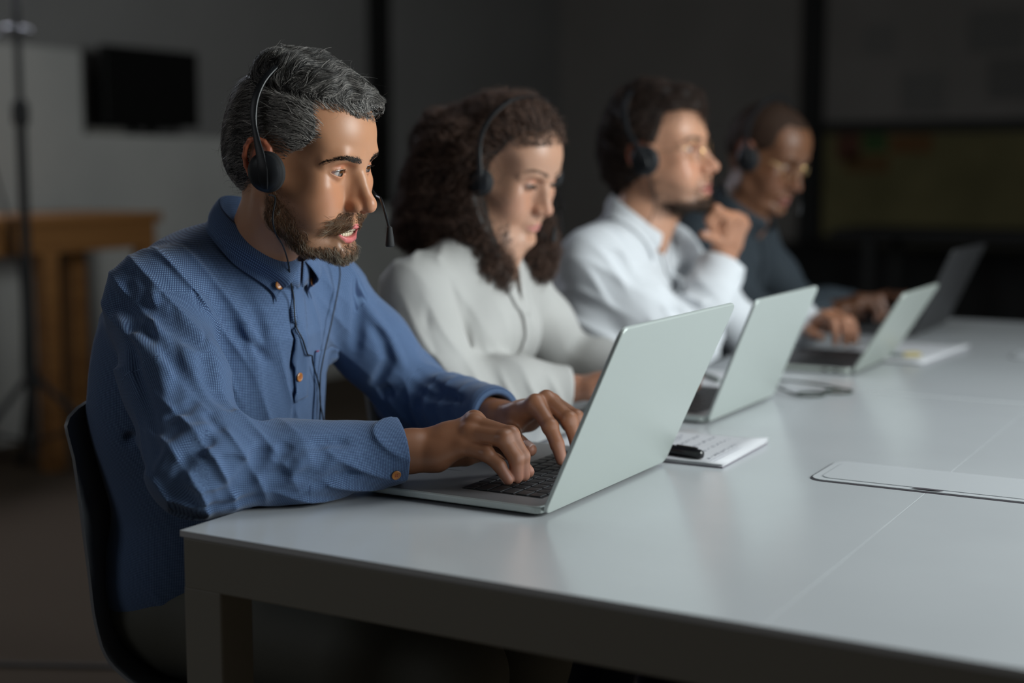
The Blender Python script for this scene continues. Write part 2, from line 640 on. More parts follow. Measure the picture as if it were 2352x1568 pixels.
# high wooden table
wood = noise_color(principled('honey_wood', (.3, .13, .04), .55), (.20, .082, .022), (.36, .165, .05), 9, 5, .3, .7, (1, .12, 6))
b = thing('high_table', 'tall honey-coloured wooden table behind the light stand', 'table', (-3.25, 0, 0))
m = MB(); m.box((0, 2.25, .955), (.5, 1.86, .04), bev=.006); m.build('table_top', wood, b)
m = MB(); m.box((.22, 2.25, .885), (.03, 1.8, .10)); m.build('front_rail', wood, b)
m = MB(); m.box((-.22, 2.25, .885), (.03, 1.8, .10)); m.build('back_rail', wood, b)
for x, y in ((.20, 2.60), (.20, 3.12), (-.2, 3.12), (-.2, 2.60), (.2, 1.4), (-.2, 1.4)):
    m = MB(); m.box((x, y, .4675), (.06, .075, .935), bev=.004); m.build('leg', wood, b)
m = MB(); m.box((0, 2.62, .93), (.42, .05, .05)); m.build('cross_rail', wood, b)

# light stand with a softbox just above the picture
matte_black = principled('matte_black', (.012, .012, .013), .5)
steel = principled('brushed_steel', (.45, .45, .47), .35, 1.0)
b = thing('light_stand', 'black tripod light stand at the back left carrying a softbox', 'light stand', (-2.9, 2.375, 0))
m = MB(); m.tube([(0, 0, .12), (0, 0, 1.36)], .019, 12); m.build('lower_pole', matte_black, b)
m = MB(); m.tube([(0, 0, 1.3), (0, 0, 1.92)], .0125, 12); m.build('upper_pole', matte_black, b)
m = MB(); m.lathe((0, 0, 1.30), [(.02, 0), (.03, .01), (.03, .07), (.02, .09)], 16); kk = m.build('clamp_collar', matte_black, b, True)
m = MB(); m.tube([(.02, -.0, 1.34), (.05, -.03, 1.34)], .014, 10); m.build('clamp_knob', matte_black, kk)
m = MB(); m.lathe((0, 0, .36), [(.02, 0), (.028, .01), (.028, .06), (.02, .07)], 16); m.build('hub', matte_black, b, True)
for k in range(3):
    t = R(25 + 120 * k); c, s = math.cos(t), math.sin(t)
    m = MB(); m.tube([(c * .02, s * .02, .40), (c * .42, s * .42, .018)], .011, 10); lg = m.build('leg', matte_black, b)
    m = MB(); m.tube([(0, 0, .16), (c * .2, s * .2, .23)], .006, 8); m.build('brace', matte_black, lg)
    m = MB(); m.lathe((c * .42, s * .42, .0), [(.016, 0), (.018, .004), (.018, .028), (.01, .034)], 12); m.build('rubber_foot', matte_black, lg)
m = MB(); m.box((0, -.035, 1.63), (.03, .03, .03), bev=.006); m.box((0, .03, 1.63), (.03, .03, .03), bev=.006); m.tube([(0, -.055, 1.63), (0, .055, 1.63)], .012, 10); m.build('mount_bracket', steel, b)
sb = thing('softbox', 'softbox lamp on top of the light stand, just above the picture', 'lamp', (-2.9, 2.375, 1.92))
m = MB(); Mx = Matrix.Rotation(R(-24), 3, 'Z') @ Matrix.Rotation(R(12), 3, 'Y')
P = [(-.3, -.09, -.09), (-.3, .09, -.09), (-.3, .09, .09), (-.3, -.09, .09), (0, -.36, -.36), (0, .36, -.36), (0, .36, .36), (0, -.36, .36)]
m.add([Mx @ Vector(p) + Vector((.05, -.0, .42)) for p in P], [(3, 2, 1, 0), (0, 1, 5, 4), (1, 2, 6, 5), (2, 3, 7, 6), (3, 0, 4, 7)]); m.build('hood', matte_black, sb)
m = MB(); m.box((.052, 0, .42), (.004, .70, .70), rot=Mx); m.build('diffuser', emissive('softbox_glow', (.8, .85, 1), 6), sb)
m = MB(); m.tube([(0, 0, 0), (0, 0, .1), (-.22, .1, .4)], .015, 8); m.build('bracket', matte_black, sb)
cord = MB(); cord.tube(catmull([(-2.93, 2.33, 1.62), (-2.95, 2.24, 1.5), (-2.94, 2.27, 1.2), (-2.92, 2.36, .8), (-2.92, 2.36, .42)], 8), .005, 6)
tag(cord.build('power_cord', matte_black, None, True), 'thin black power cord hanging down the light stand', 'cable')

# ------------------------------------------------------------------ tables
top_m = noise_color(principled('white_laminate', (.6, .6, .6), .20, spec=.5, IOR=1.75), (.47, .485, .50), (.50, .515, .53), 3)
noise_bump(top_m, 900, .06, .0005)
edge_m = principled('table_frame_paint', (.20, .19, .16), .45, spec=.4)
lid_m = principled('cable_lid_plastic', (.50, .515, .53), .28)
seam_m = principled('seam_shadow', (.05, .04, .05), .7)
def bench_table(y0, label, near=False):
    b = thing('meeting_table', label, 'table', (.7, y0 + .7, 0), group='white meeting tables in a row')
    b.location = (0, y0, 0)
    for x0 in (.0006, .7001):
        m = MB(); m.box((x0 + .349, .7, .7362), (.6994, 1.396, .0075), bev=.0006); m.build('table_top', top_m, b)
    m = MB()
    for x in (.0295, 1.3705): m.box((x, .7, .7025), (.055, 1.39, .0595), bev=.002)
    for y in (.0295, 1.3705): m.box((.7, y, .7025), (1.39, .055, .0595), bev=.002)
    m.build('frame', edge_m, b)
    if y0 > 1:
        m = MB(); m.box((.7, .0, .7385), (1.396, .0052, .0045), bev=.001); m.build('seam_highlight_strip', lid_m, b)  # pale strip added to stand in for the bright highlight along the table seam
    for x in (.0305, 1.3695):
        for y in (.0305, 1.3695):
            m = MB(); m.box((x, y, .3375), (.0556, .0556, .675), bev=.003); lg = m.build('leg', edge_m, b)
            m = MB(); m.lathe((x, y, 0), [(.02, 0), (.02, .006)], 12); m.build('foot_pad', matte_black, lg)
    # cable flap in the middle: dark gap, lid with a raised inner panel, finger notch
    m = MB(); m.slab(rrect(.70, .683, .316, .140, .022), .7402, .7407); m.build('flap_gap', seam_m, b)
    m = MB(); m.slab(rrect(.70, .683, .310, .134, .020), .7407, .7420); fl = m.build('cable_flap', lid_m, b)
    m = MB(); m.slab(rrect(.70, .683, .286, .110, .014), .7420, .7432); fp = m.build('flap_panel', lid_m, fl); md = fp.modifiers.new('bevel', 'BEVEL'); md.width = .0009; md.segments = 2; md.limit_method = 'ANGLE'
    m = MB(); m.slab([(.70 + .02 * math.cos(t), .622 + .004 * math.sin(t)) for t in [k * math.pi / 10 for k in range(20)]], .7432, .7434); m.build('finger_notch', seam_m, fl)
    return b
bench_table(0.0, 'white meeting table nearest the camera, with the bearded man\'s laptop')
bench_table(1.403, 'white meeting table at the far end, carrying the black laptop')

# ------------------------------------------------------------------ shell chairs
shell_m = principled('grey_plastic', (.19, .20, .215), .38, spec=.5)
def make_chair(label):
    b = thing('shell_chair', label, 'chair', (0, 0, 0), group='grey shell chairs along the table')
    prof = [(-.205, .845), (-.212, .80), (-.200, .72), (-.185, .62), (-.172, .54), (-.140, .475), (-.075, .440), (.02, .432), (.12, .440), (.19, .452), (.225, .440)]
    prof = [(p.x, p.z) for p in catmull([(x, 0, z) for x, z in prof], 4)]
    n = len(prof); W = 17
    V = []; F = []
    for side in (0, 1):
        for i, (x, z) in enumerate(prof):
            t = i / (n - 1)
            hw = .215 - .02 * abs(t - .45) - .05 * max(0, (.08 - t) / .08) ** 2 - .05 * max(0, (t - .9) / .1) ** 2
            a = prof[max(i - 1, 0)]; c = prof[min(i + 1, n - 1)]
            nx, nz = -(c[1] - a[1]), (c[0] - a[0]); L = math.hypot(nx, nz); nx /= L; nz /= L
            for j in range(W):
                s = -1 + 2 * j / (W - 1)
                lift = .042 * abs(s) ** 2.6 * (1 - .5 * max(0, (t - .55) / .45)) * min(1, (.15 + t) / .3)
                off = lift - (.0055 * side)
                V.append((x + nx * off, s * hw, z + nz * off))
    N = n * W
    for i in range(n - 1):
        for j in range(W - 1):
            a = i * W + j
            F.append((a, a + 1, a + W + 1, a + W)); F.append((N + a, N + a + W, N + a + W + 1, N + a + 1))
    rim = [j for j in range(W)] + [i * W + W - 1 for i in range(1, n)] + [(n - 1) * W + j for j in range(W - 2, -1, -1)] + [i * W for i in range(n - 2, 0, -1)]
    for k in range(len(rim)):
        a, c = rim[k], rim[(k + 1) % len(rim)]
        F.append((a, N + a, N + c, c))
    m = MB(); m.add(V, F); m.build('seat_shell', shell_m, b, True)
    for x, y in ((.15, .15), (.15, -.15), (-.12, .15), (-.12, -.15)):
        m = MB(); m.tube([(x * .8, y * .8, .425), (x * 1.25, y * 1.3, .012)], [.011, .009], 10); lg = m.build('leg', steel, b, True)
        m = MB(); m.lathe((x * 1.25, y * 1.3, 0), [(.012, 0), (.012, .014)], 10); m.build('foot_cap', matte_black, lg)
    m = MB(); m.tube([(.12, .12, .420), (.12, -.12, .420), (-.1, -.12, .420), (-.1, .12, .420)], .009, 8, closed=True); m.build('under_frame', steel, b, True)
    return b
def copy_tree(o, parent=None):
    c = o.copy(); COL.objects.link(c); c.parent = parent
    for ch in list(o.children): copy_tree(ch, c)
    return c
chair0 = make_chair('grey plastic shell chair under the man in the blue shirt')
chair0.location = (-.135, .340, 0)
for x, y, lb in ((-.10, .96, 'grey shell chair under the curly-haired woman'), (-.235, 1.54, 'grey shell chair under the man in the white shirt'), (-.08, 2.14, 'grey shell chair under the man in the dark shirt')):
    c = copy_tree(chair0); c.location = (x, y, 0); c['label'] = lb

# ------------------------------------------------------------------ laptops
alu = principled('silver_aluminium', (.50, .545, .52), .42, .40)
noise_bump(alu, 2500, .03, .0003)
deck_m = principled('laptop_deck', (.20, .195, .195), .5, .5)
key_m = principled('black_keys', (.010, .010, .011), .55)
black_lap = principled('black_laptop_plastic', (.030, .030, .032), .5)
screen_m = emissive('laptop_screen', (.83, .93, 1.0), 2.2)
bezel_m = principled('screen_bezel', (.01, .01, .01), .3)
def keyboard(b, x1, yc, kw, rows, z, deck):
    """rows of separate keys on the base, x1 = hinge-side limit, all one countable layout"""
    pitch = kw / 14.5
    m = MB(); m.slab(rrect(x1 - rows * pitch / 2 + .001, yc, rows * pitch + .003, kw + .003, .003), z, z + .0003); m.build('key_well', key_m, deck)
    for r in range(rows):
        x = x1 - (r + .5) * pitch
        if r == rows - 1: widths = [1, 1, 1, 1.25, 5, 1.25, 1, 1, 1, 1]
        elif r == 0: widths = [1.0] * 14
        else: widths = [1.0 + .25 * r] + [1.0] * 12 + [.9]
        tot = sum(widths); y = yc - kw / 2
        for w in widths:
            ww = w / tot * kw
            m = MB(); m.box((x, y + ww / 2, z + .0009), (pitch * .86, ww - pitch * .13, .0016), bev=.0007); m.build('key', key_m, deck, True)
            y += ww
def laptop(hx, y0, wy, dx, lidh, lean, label, body=alu, deck=deck_m, kbw=.27, rows=6, thick=.0125, keys=True, screen=True, r=.012):
    b = thing('laptop', label, 'laptop', (hx, y0 + wy / 2, TABLE_Z), group='open laptops on the white tables')
    m = MB(); m.slab(rrect(-dx / 2, 0, dx, wy, r), .0035, thick); base = m.build('base', body, b)
    md = base.modifiers.new('bevel', 'BEVEL'); md.width = .0018; md.segments = 3; md.limit_method = 'ANGLE'
    m = MB(); m.slab(rrect(-dx / 2 + .0005, 0, dx - .007, wy - .007, r), thick, thick + .0002); dk = m.build('deck', deck, base)
    for sx in (-.02, -dx + .02):
        for sy in (-1, 1):
            m = MB(); m.lathe((sx, sy * (wy / 2 - .02), 0), [(.006, 0), (.006, .0036)], 12); m.build('rubber_foot', matte_black, base)
    if keys: keyboard(b, -.022, 0, kbw, rows, thick + .0002, dk)
    m = MB(); m.slab(rrect(-dx + .045, 0, .062, .10, .003), thick + .0002, thick + .0006); m.build('trackpad', deck, dk)
    a = R(lean)
    Ml = Matrix.Translation((.0035, 0, .0048)) @ Matrix.Rotation(a, 4, 'Y')
    m = MB(); m.slab([(p[0], p[1]) for p in rrect(lidh / 2, 0, lidh, wy, r)], -.0028, .0028)
    rot = Matrix.Rotation(R(-90), 4, 'Y')
    lid = m.build('lid', body, b, False, Ml @ rot)
    md = lid.modifiers.new('bevel', 'BEVEL'); md.width = .0016; md.segments = 3; md.limit_method = 'ANGLE'
    m = MB(); m.slab(rrect(lidh / 2, 0, lidh - .006, wy - .006, r * .8), .0029, .0033); m.build('bezel', bezel_m, lid, False, Ml @ rot)
    if screen:
        m = MB(); m.slab(rrect(lidh / 2 + .004, 0, lidh - .034, wy - .028, .001), .0034, .0036); m.build('screen', screen_m, lid, False, Ml @ rot)
    m = MB(); m.tube([(.0005, -wy / 2 + .03, .0075), (.0005, wy / 2 - .03, .0075)], .0038, 10); m.build('hinge', matte_black, b, True)
    return b, base
lapA, baseA = laptop(.333, .2555, .357, .262, .249, 24.0, 'large silver laptop the bearded man types on', kbw=.272)
lapB, _ = laptop(.270, .932, .318, .222, .216, 21.5, 'silver laptop in front of the curly-haired woman, second from the camera', kbw=.27)
lapC, baseC = laptop(.317, 1.592, .296, .205, .190, 31.0, 'smallest silver laptop, by the wrist watch, in front of the man in the white shirt', body=principled('space_silver', (.46, .50, .46), .38, .45), deck=principled('dark_deck', (.03, .028, .03), .5), kbw=.26)
for k in range(2):
    m = MB(); m.box((-.030 - .022 * k, -.1485, .0078), (.010, .003, .0035), bev=.001); m.build('port', black_trim, baseC)
lapD, _ = laptop(.262, 2.285, .375, .25, .232, 24.0, 'black laptop at the far end in front of the man in the dark shirt', body=black_lap, deck=black_lap, thick=.022, keys=True, kbw=.30)

# ------------------------------------------------------------------ papers, pens, glasses, cables
ink = principled('blue_black_ink', (.03, .035, .09), .6)
def notepad(x, y, w, h, rz, label, n=3, group=None, scribble=False, seed=1, z=TABLE_Z):
    b = thing('notepad', label, 'notepad', (x, y, z), R(rz))
    m = MB(); m.box((0, 0, .0012), (w, h, .0016)); m.build('cover', principled('pad_cover', (.16, .14, .17), .6), b)
    for k in range(n):
        rr = random.Random(seed * 10 + k)
        # sheet with one corner edge curling up a little
        nx, ny = 10, 8; V = []; F = []
        ang = R(rr.uniform(-.9, .9)); ox, oy = rr.uniform(-.001, .002), rr.uniform(-.0012, .0012)
        for i in range(nx + 1):
            for j in range(ny + 1):
                u = i / nx; v = j / ny
                X = (u - .5) * w; Y = (v - .5) * h
                lift = .0011 * k + .0035 * (k / max(n - 1, 1)) * max(0, (u - .8) / .2) ** 2 * max(0, (v - .6) / .4)
                V.append((X * math.cos(ang) - Y * math.sin(ang) + ox, X * math.sin(ang) + Y * math.cos(ang) + oy, .0022 + lift))
        for i in range(nx):
            for j in range(ny):
                a = i * (ny + 1) + j; F.append((a, a + ny + 1, a + ny + 2, a + 1))
        m = MB(); m.add(V, F); s = m.build('sheet', paper_m, b, True)
        md = s.modifiers.new('thickness', 'SOLIDIFY'); md.thickness = .0007; md.offset = 1
    if scribble:
        rr = random.Random(5); m = MB(); zz = .0022 + .0011 * (n - 1) + .0009
        def stroke(pts, r=.00020): m.tube([(a, c, zz) for a, c in pts], r, 4)
        for line in range(5):
            xx = .118 - line * .024
            y = -.085 + rr.uniform(0, .01)
            while y < .075:
                L = rr.uniform(.006, .016); px_ = xx; pts = []
                for q in range(int(L / .0016)):
                    pts.append((px_ + rr.uniform(-.003, .003), y)); y += .0016
                if len(pts) > 1: stroke(pts)
                y += rr.uniform(.003, .007)
        stroke([(.132, -.09), (.134, .06)]); stroke([(.126, -.09), (.127, .03)]); stroke([(.09, -.04), (.05, -.02)]); stroke([(.09, -.032), (.05, -.012)])
        stroke([(.03, .01), (.03, .05), (.01, .05), (.01, .01), (.03, .01)])
        m.build('handwriting', ink, b)
    return b
notepad(.268, .722, .297, .200, 1.5, 'loose pad of white paper with handwriting beside the first laptop', 4, scribble=True)
notepad(.315, 1.995, .21, .345, -4, 'stack of white papers past the third laptop', 3, seed=3)
notepad(.085, 1.40, .15, .20, -8, 'white sheets on the table behind the woman\'s laptop', 1, seed=4)

def pen(a, b_, r, label, body, cap):
    a = Vector(a); b_ = Vector(b_); d = b_ - a; L = d.length; rotq = d.to_track_quat('Z', 'Y').to_matrix()
    t = thing('pen', label, 'pen', a)
    m = MB(); m.lathe((0, 0, 0), [(r * .15, 0), (r * .5, L * .06), (r * .9, L * .12), (r * .95, L * .55)], 16, rotq); m.build('barrel', body, t, True)
    m = MB(); m.lathe((0, 0, 0), [(r * .99, L * .50), (r * 1.08, L * .51), (r * 1.08, L * .60), (r, L * .61), (r * .96, L * .95), (r * .75, L * .985), (r * .3, L)], 16, rotq); cp = m.build('cap', cap, t, True)
    m = MB(); m.box(rotq @ Vector((0, r * 1.1, L * .78)), (r * .5, r * .3, L * .28), rot=rotq); m.build('clip', cap, cp)
blue_p = principled('blue_pen_plastic', (.01, .03, .35), .3); blk_p = principled('black_pen_plastic', (.008, .008, .01), .25)
zp = TABLE_Z + .0022 + .0033 + .0078
pen((.262, .668, zp), (.385, .640, zp), .0072, 'black and blue capped marker lying on the handwritten pad', blue_p, blk_p)
pen((.315, 1.86, TABLE_Z + .011), (.385, 1.895, TABLE_Z + .011), .005, 'grey and yellow pen on the papers past the third laptop', principled('grey_pen', (.15, .17, .17), .4), principled('yellow_pen', (.35, .28, .10), .4))
pen((.04, 1.465, TABLE_Z + .0075), (.135, 1.345, TABLE_Z + .0075), .004, 'slim grey-green pen on the sheets behind the woman\'s laptop', principled('green_grey_pen', (.16, .20, .17), .4), principled('green_grey_cap', (.14, .18, .15), .4))

gl = thing('eyeglasses', 'black folded eyeglasses lying on the table between second and third laptop', 'glasses', (.300, 1.352, TABLE_Z), R(-31))
bf = principled('black_frame_plastic', (.015, .025, .018), .35)
for s in (-1, 1):
    m = MB(); m.tube([(.055 + .022 * math.cos(t), s * .034 + .027 * math.sin(t), .004 + .0) for t in [k * math.pi / 12 for k in range(24)]] , .0022, 6, closed=True); rim_ = m.build('rim', bf, gl, True)
m = MB(); m.tube([(.062, -.008, .004), (.066, 0, .006), (.062, .008, .004)], .002, 6); m.build('bridge', bf, gl, True)
m = MB(); m.tube(catmull([(.05, -.06, .004), (-.02, -.045, .007), (-.075, .0, .010), (-.09, .03, .004)], 6), .0022, 6); m.build('temple', bf, gl, True)
m = MB(); m.tube(catmull([(.05, .06, .004), (-.02, .03, .010), (-.07, -.02, .013), (-.088, -.035, .004)], 6), .0022, 6); m.build('temple', bf, gl, True)

def floor_cable(pts, label, r=.0045):
    m = MB(); m.tube(catmull(pts, 8), r, 6); tag(m.build('floor_cable', matte_black, None, True), label, 'cable', 'black cables on the carpet')
floor_cable([(-2.6, .55, .005), (-1.9, .82, .005), (-1.495, 1.0, .005), (-1.25, 1.12, .005), (-.8, 1.32, .005), (-.62, 1.6, .005), (-.47, 1.78, .005)], 'long black cable crossing the carpet behind the front chair')
floor_cable([(-.47, 1.80, .005), (-.39, 1.83, .005), (-.30, 1.70, .005), (-.2, 1.5, .005), (-.05, 1.45, .005)], 'black cable loop on the carpet under the woman\'s chair')
# ------------------------------------------------------------------ people: shared anatomy
def skin_mat(name, sss=.14, rough=.42, spec=.45):
    m = vcol_color(principled(name, (.5, .3, .2), rough, spec=spec))
    b = m.node_tree.nodes['Principled BSDF']
    b.inputs['Subsurface Weight'].default_value = sss
    b.inputs['Subsurface Radius'].default_value = (1.0, .35, .2)
    b.inputs['Subsurface Scale'].default_value = .006
    noise_bump(m, 900, .10, .0006, 2)
    return m

def hair_mat(name, rough=.42, spec=.5):
    return vcol_color(principled(name, (.05, .04, .03), rough, spec=spec))

class Frame:
    """local frame of a head or a hand: x forward, y left, z up"""
    def __init__(self, O, M, s=1.0): self.O = V3(O); self.M = np.array(M); self.s = s
    def p(self, *q): return self.O + self.s * (self.M @ V3(q))
    def inv(self, P): return ((np.asarray(P) - self.O) @ self.M) / self.s

def head_frame(O, yaw, pitch, roll, s=1.0):
    """yaw: degrees from +X towards +Y; pitch down; roll towards the right shoulder"""
    M = Matrix.Rotation(R(yaw), 3, 'Z') @ Matrix.Rotation(R(pitch), 3, 'Y') @ Matrix.Rotation(R(roll), 3, 'X')
    return Frame(O, np.array(M), s)

def head_prims(H, fem=0.0, open_=0.0, lid=1.0, nose=1.0, jaw=1.0, bald=False, lips=1.0):
    s = H.s; P = []
    def E(c, r, k=.012, op='u', rot=None):
        M = H.M if rot is None else H.M @ rot
        P.append(ell(H.p(*c), V3(r) * s, M, k * s, op))
    def C(a, b, ra, rb, k=.01, op='u'): P.append(cone(H.p(*a), H.p(*b), ra * s, rb * s, k * s, op))
    def B(c, r, k=.01, op='u'): P.append(ball(H.p(*c), r * s, k * s, op))
    E((0, 0, .038), (.097, .077, .083)); E((-.045, 0, .008), (.055, .062, .062), .02); E((.046, 0, .036), (.051, .060, .055), .02)
    E((.038, 0, -.035), (.051, .054, .068), .02)
    E((.02, 0, -.072), (.052, .046, .034), .02)
    for q in (1, -1):
        jw = 1 if jaw == 1 else jaw
        C((.006, .057 * q, -.025), (.014, .053 * q * jw, -.072), .016, .0165, .018); C((.014, .053 * q * jw, -.072), (.052, .034 * q * jw, -.096), .0165, .015, .014); C((.052, .034 * q * jw, -.096), (.082, .010 * q, -.104), .015, .013, .014)
        E((.060, .045 * q, -.022), (.024, .018, .016), .018); E((.045, .040 * q, -.050), (.036, .022, .038), .022); E((.034, .050 * q, -.012), (.036, .0205, .036), .022); E((.060, .034 * q, -.050), (.026, .023, .028), .016)
        C((.0895, .012 * q, .017), (.0845, .031 * q, .0205), .0085 - .002 * fem, .0085 - .002 * fem, .014); C((.0845, .031 * q, .0205), (.070, .048 * q, .013), .0085 - .002 * fem, .007, .012)
        E((.096, .030 * q, .000), (.0135, .016, .0125), .010, 's')
        E((.050, .080 * q, .010), (.022, .014, .026), .03, 's')                    # temple
    E((.083 - .005 * open_, 0, -.103 - .003 * open_), (.015, .018, .015), .012)
    E((.080 - .002 * open_, 0, -.068 - .004 * open_), (.020, .026, .024), .012)
    E((.098, 0, -.094), (.010, .016, .0055), .010, 's')                       # fold under the lower lip
    # nose
    n = nose
    C((.088, 0, .014), (.098, 0, -.008), .0075, .0065, .010); C((.098, 0, -.008), (.1115 * n ** .3, 0, -.034), .0068, .0078, .008)
    B((.1135 * n ** .3, 0, -.0395), .0098, .006); C((.084, 0, -.004), (.093, 0, -.036), .010, .0135, .010)
    for q in (1, -1):
        E((.1000, .0120 * q, -.0435), (.0100, .0058, .0072), .008)
        E((.1055, .0062 * q, -.0515), (.0052, .0030, .0042), .0018, 's')
    E((.1075, 0, -.0485), (.0055, .0032, .0042), .004)
    P.append(crease([H.p(.0985, .019, -.040), H.p(.092, .0255, -.052), H.p(.083, .031, -.066)], .0035 * s, -.0016 * s))
    P.append(crease([H.p(.0985, -.019, -.040), H.p(.092, -.0255, -.052), H.p(.083, -.031, -.066)], .0035 * s, -.0016 * s))
    # lips: each lip an arc from corner to corner
    o = open_; ul = .0042 * lips * (1 - .2 * (1 - fem)); ll = .0052 * lips
    zu = -.0715; zl = -.0795 - .0085 * o
    C((.0835, .0235, -.0755 - .002 * o), (.0955, .0085, zu), .0022, ul, .004); C((.0955, .0085, zu), (.0975, 0, zu - .0008), ul, ul * .92, .003)
    C((.0835, -.0235, -.0755 - .002 * o), (.0955, -.0085, zu), .0022, ul, .004); C((.0955, -.0085, zu), (.0975, 0, zu - .0008), ul, ul * .92, .003)
    C((.0825, .0225, -.077 - .002 * o), ((.0925 - .004 * o), .0095, zl - .001), .0022, ll, .004); C(((.0925 - .004 * o), .0095, zl - .001), (.0945 - .0045 * o, 0, zl - .002), ll, ll, .003)
    C((.0825, -.0225, -.077 - .002 * o), ((.0925 - .004 * o), -.0095, zl - .001), .0022, ll, .004); C(((.0925 - .004 * o), -.0095, zl - .001), (.0945 - .0045 * o, 0, zl - .002), ll, ll, .003)
    if o > .05:
        E((.090, 0, -.0758 - .0042 * o), (.022, .0185, .0012 + .0050 * o), .0025, 's')
    else:
        P.append(crease([H.p(.084, .021, -.0765), H.p(.0985, .007, -.0752), H.p(.1, 0, -.0760), H.p(.0985, -.007, -.0752), H.p(.084, -.021, -.0765)], .0014 * s, -.0032 * s))
    # eyelids with the slit
    for q in (1, -1):
        c = H.p(.0750, .0313 * q, .0)
        P.append(ball(c, .0148 * s, .0035 * s))
        P.append(crease([H.p(.090, .019 * q, .0075), H.p(.0935, .030 * q, .0108), H.p(.084, .0425 * q, .0065)], .0016 * s, -.0022 * s))
        def slit(p, c=c, q=q):
            l = ((p - c.astype(F32)) @ H.M.astype(F32)) / F32(s)
            y = l[:, 1] * q; a = np.clip(1 - (y / .0142) ** 2, -3, 1)
            zu_ = .0056 * lid * a + .0006 * (y / .013); zl_ = -.0046 * a + .0008 * (y / .013)
            return np.maximum(np.maximum(l[:, 2] - zu_, zl_ - l[:, 2]), .004 - l[:, 0]) * F32(s)
        P.append(Prim(slit, H.p(.088, .0313 * q, 0), .016 * s, 's', .0012 * s))
        # ears
        ex = .002; ez = 1.18
        hel = [(ex + .011, .0755, .008), (ex + .007, .0800, .0165), (ex + .001, .0835, .0225), (ex - .008, .0862, .0245), (ex - .0155, .0878, .021), (ex - .0195, .0882, .013), (ex - .0205, .0878, .003), (ex - .0185, .0858, -.007), (ex - .014, .0828, -.016), (ex - .008, .0795, -.0235), (ex - .002, .0770, -.0285), (ex + .004, .0755, -.0255)]
        P.extend(chain([H.p(ex + (a - ex) * ez, b * q, c_ * ez) for a, b, c_ in hel], [v * s for v in (.0026, .0028, .0030, .0031, .0031, .0031, .0031, .0031, .0032, .0036, .0048, .0036)], .0025 * s))
        E((ex - .004, .0795 * q, -.001), (.0205, .0075, .030), .005, 'u', rotm(0, 0, 14 * q))
        E((ex + .002, .086 * q, -.004), (.009, .007, .012), .006, 's')
    return P

def head_tint(H, V, base, lip, fem=0., stubble=None, open_=0., blush=.40):
    """skin colours that belong to the skin: lips, blush of ears and nose, shaved beard shade, brows"""
    L = H.inv(V); x, y, z = L.T; c = np.tile(np.array(base, float), (len(V), 1)); ay = np.abs(y)
    def mix(w, col): 
        nonlocal c
        w = np.clip(w, 0, 1)[:, None]; c = c * (1 - w) + np.array(col) * w
    red = np.array(base) * np.array([1.05, .70, .66])
    inh = (z > -.13) & (z < .14) & (x > -.12)
    g = lambda cx, cy, cz, r: np.exp(-(((x - cx) / r) ** 2 + ((ay - cy) / r) ** 2 + ((z - cz) / r) ** 2))
    mix(blush * (g(.112, 0, -.042, .016) + g(.075, .04, -.035, .028) * .8) * inh, red)
    mix(np.clip((ay - .077) / .006, 0, 1) * inh * .75 * (x < .03) * (z > -.036), np.array(base) * np.array([1.0, .48, .42]))
    lidw = np.exp(-((ay - .031) / .013) ** 2 - ((z - .0085) / .0042) ** 2) * (x > .078) * inh; mix(.55 * lidw, np.array(base) * np.array([.80, .42, .36]))
    rimw = np.exp(-((ay - .031) / .014) ** 2 - ((z + .0055) / .0022) ** 2) * (x > .078) * inh; mix(.4 * rimw, np.array(base) * np.array([.95, .60, .55]))
    # lips
    o = open_
    zmid = -.0758 - .004 * o
    up = (z < -.0672 - .0 * ay) & (z > -.0775 - .002 * o) & (ay < .0235) & (x > .083 + .0)
    prof_u = -.0672 - .010 * (ay / .0235) ** 1.6
    lo_z = zmid - (.0085 + .0088 * o) * (1 - (ay / .024) ** 2)
    w = np.clip((prof_u - z) / .0012, 0, 1) * np.clip((z - lo_z) / .0015, 0, 1) * (ay < .0235) * (x > .080)
    mix(w * .95, lip)
    if o > .05:
        w2 = np.exp(-((z - (-.0758 - .0042 * o)) / (.0035 + .004 * o)) ** 2) * (ay < .017) * (x < .0895) * (x > .06) * (z < -.068) * (z > -.095)
        mix(w2, (.10, .02, .015))
    if stubble is not None:
        col, amt = stubble
        jawl = np.clip((-.045 - z) / .02 + np.clip((.06 - x) / .03, 0, 1) * .8, 0, 1) * np.clip((z + .125) / .01, 0, 1) * (x > -.005 )
        jawl *= np.clip((ay - .012) / .01 + (z < -.088) * 1.0 + (z > -.067) * (x > .08), 0, 1)
        jawl *= np.clip((x - (-.004)) / .012, 0, 1)
        cheek = np.clip(((-.020 - (x - .01) * .62) - z) / .022, 0, 1)
        mix(amt * jawl * cheek * inh * (w < .3), col)
    return c

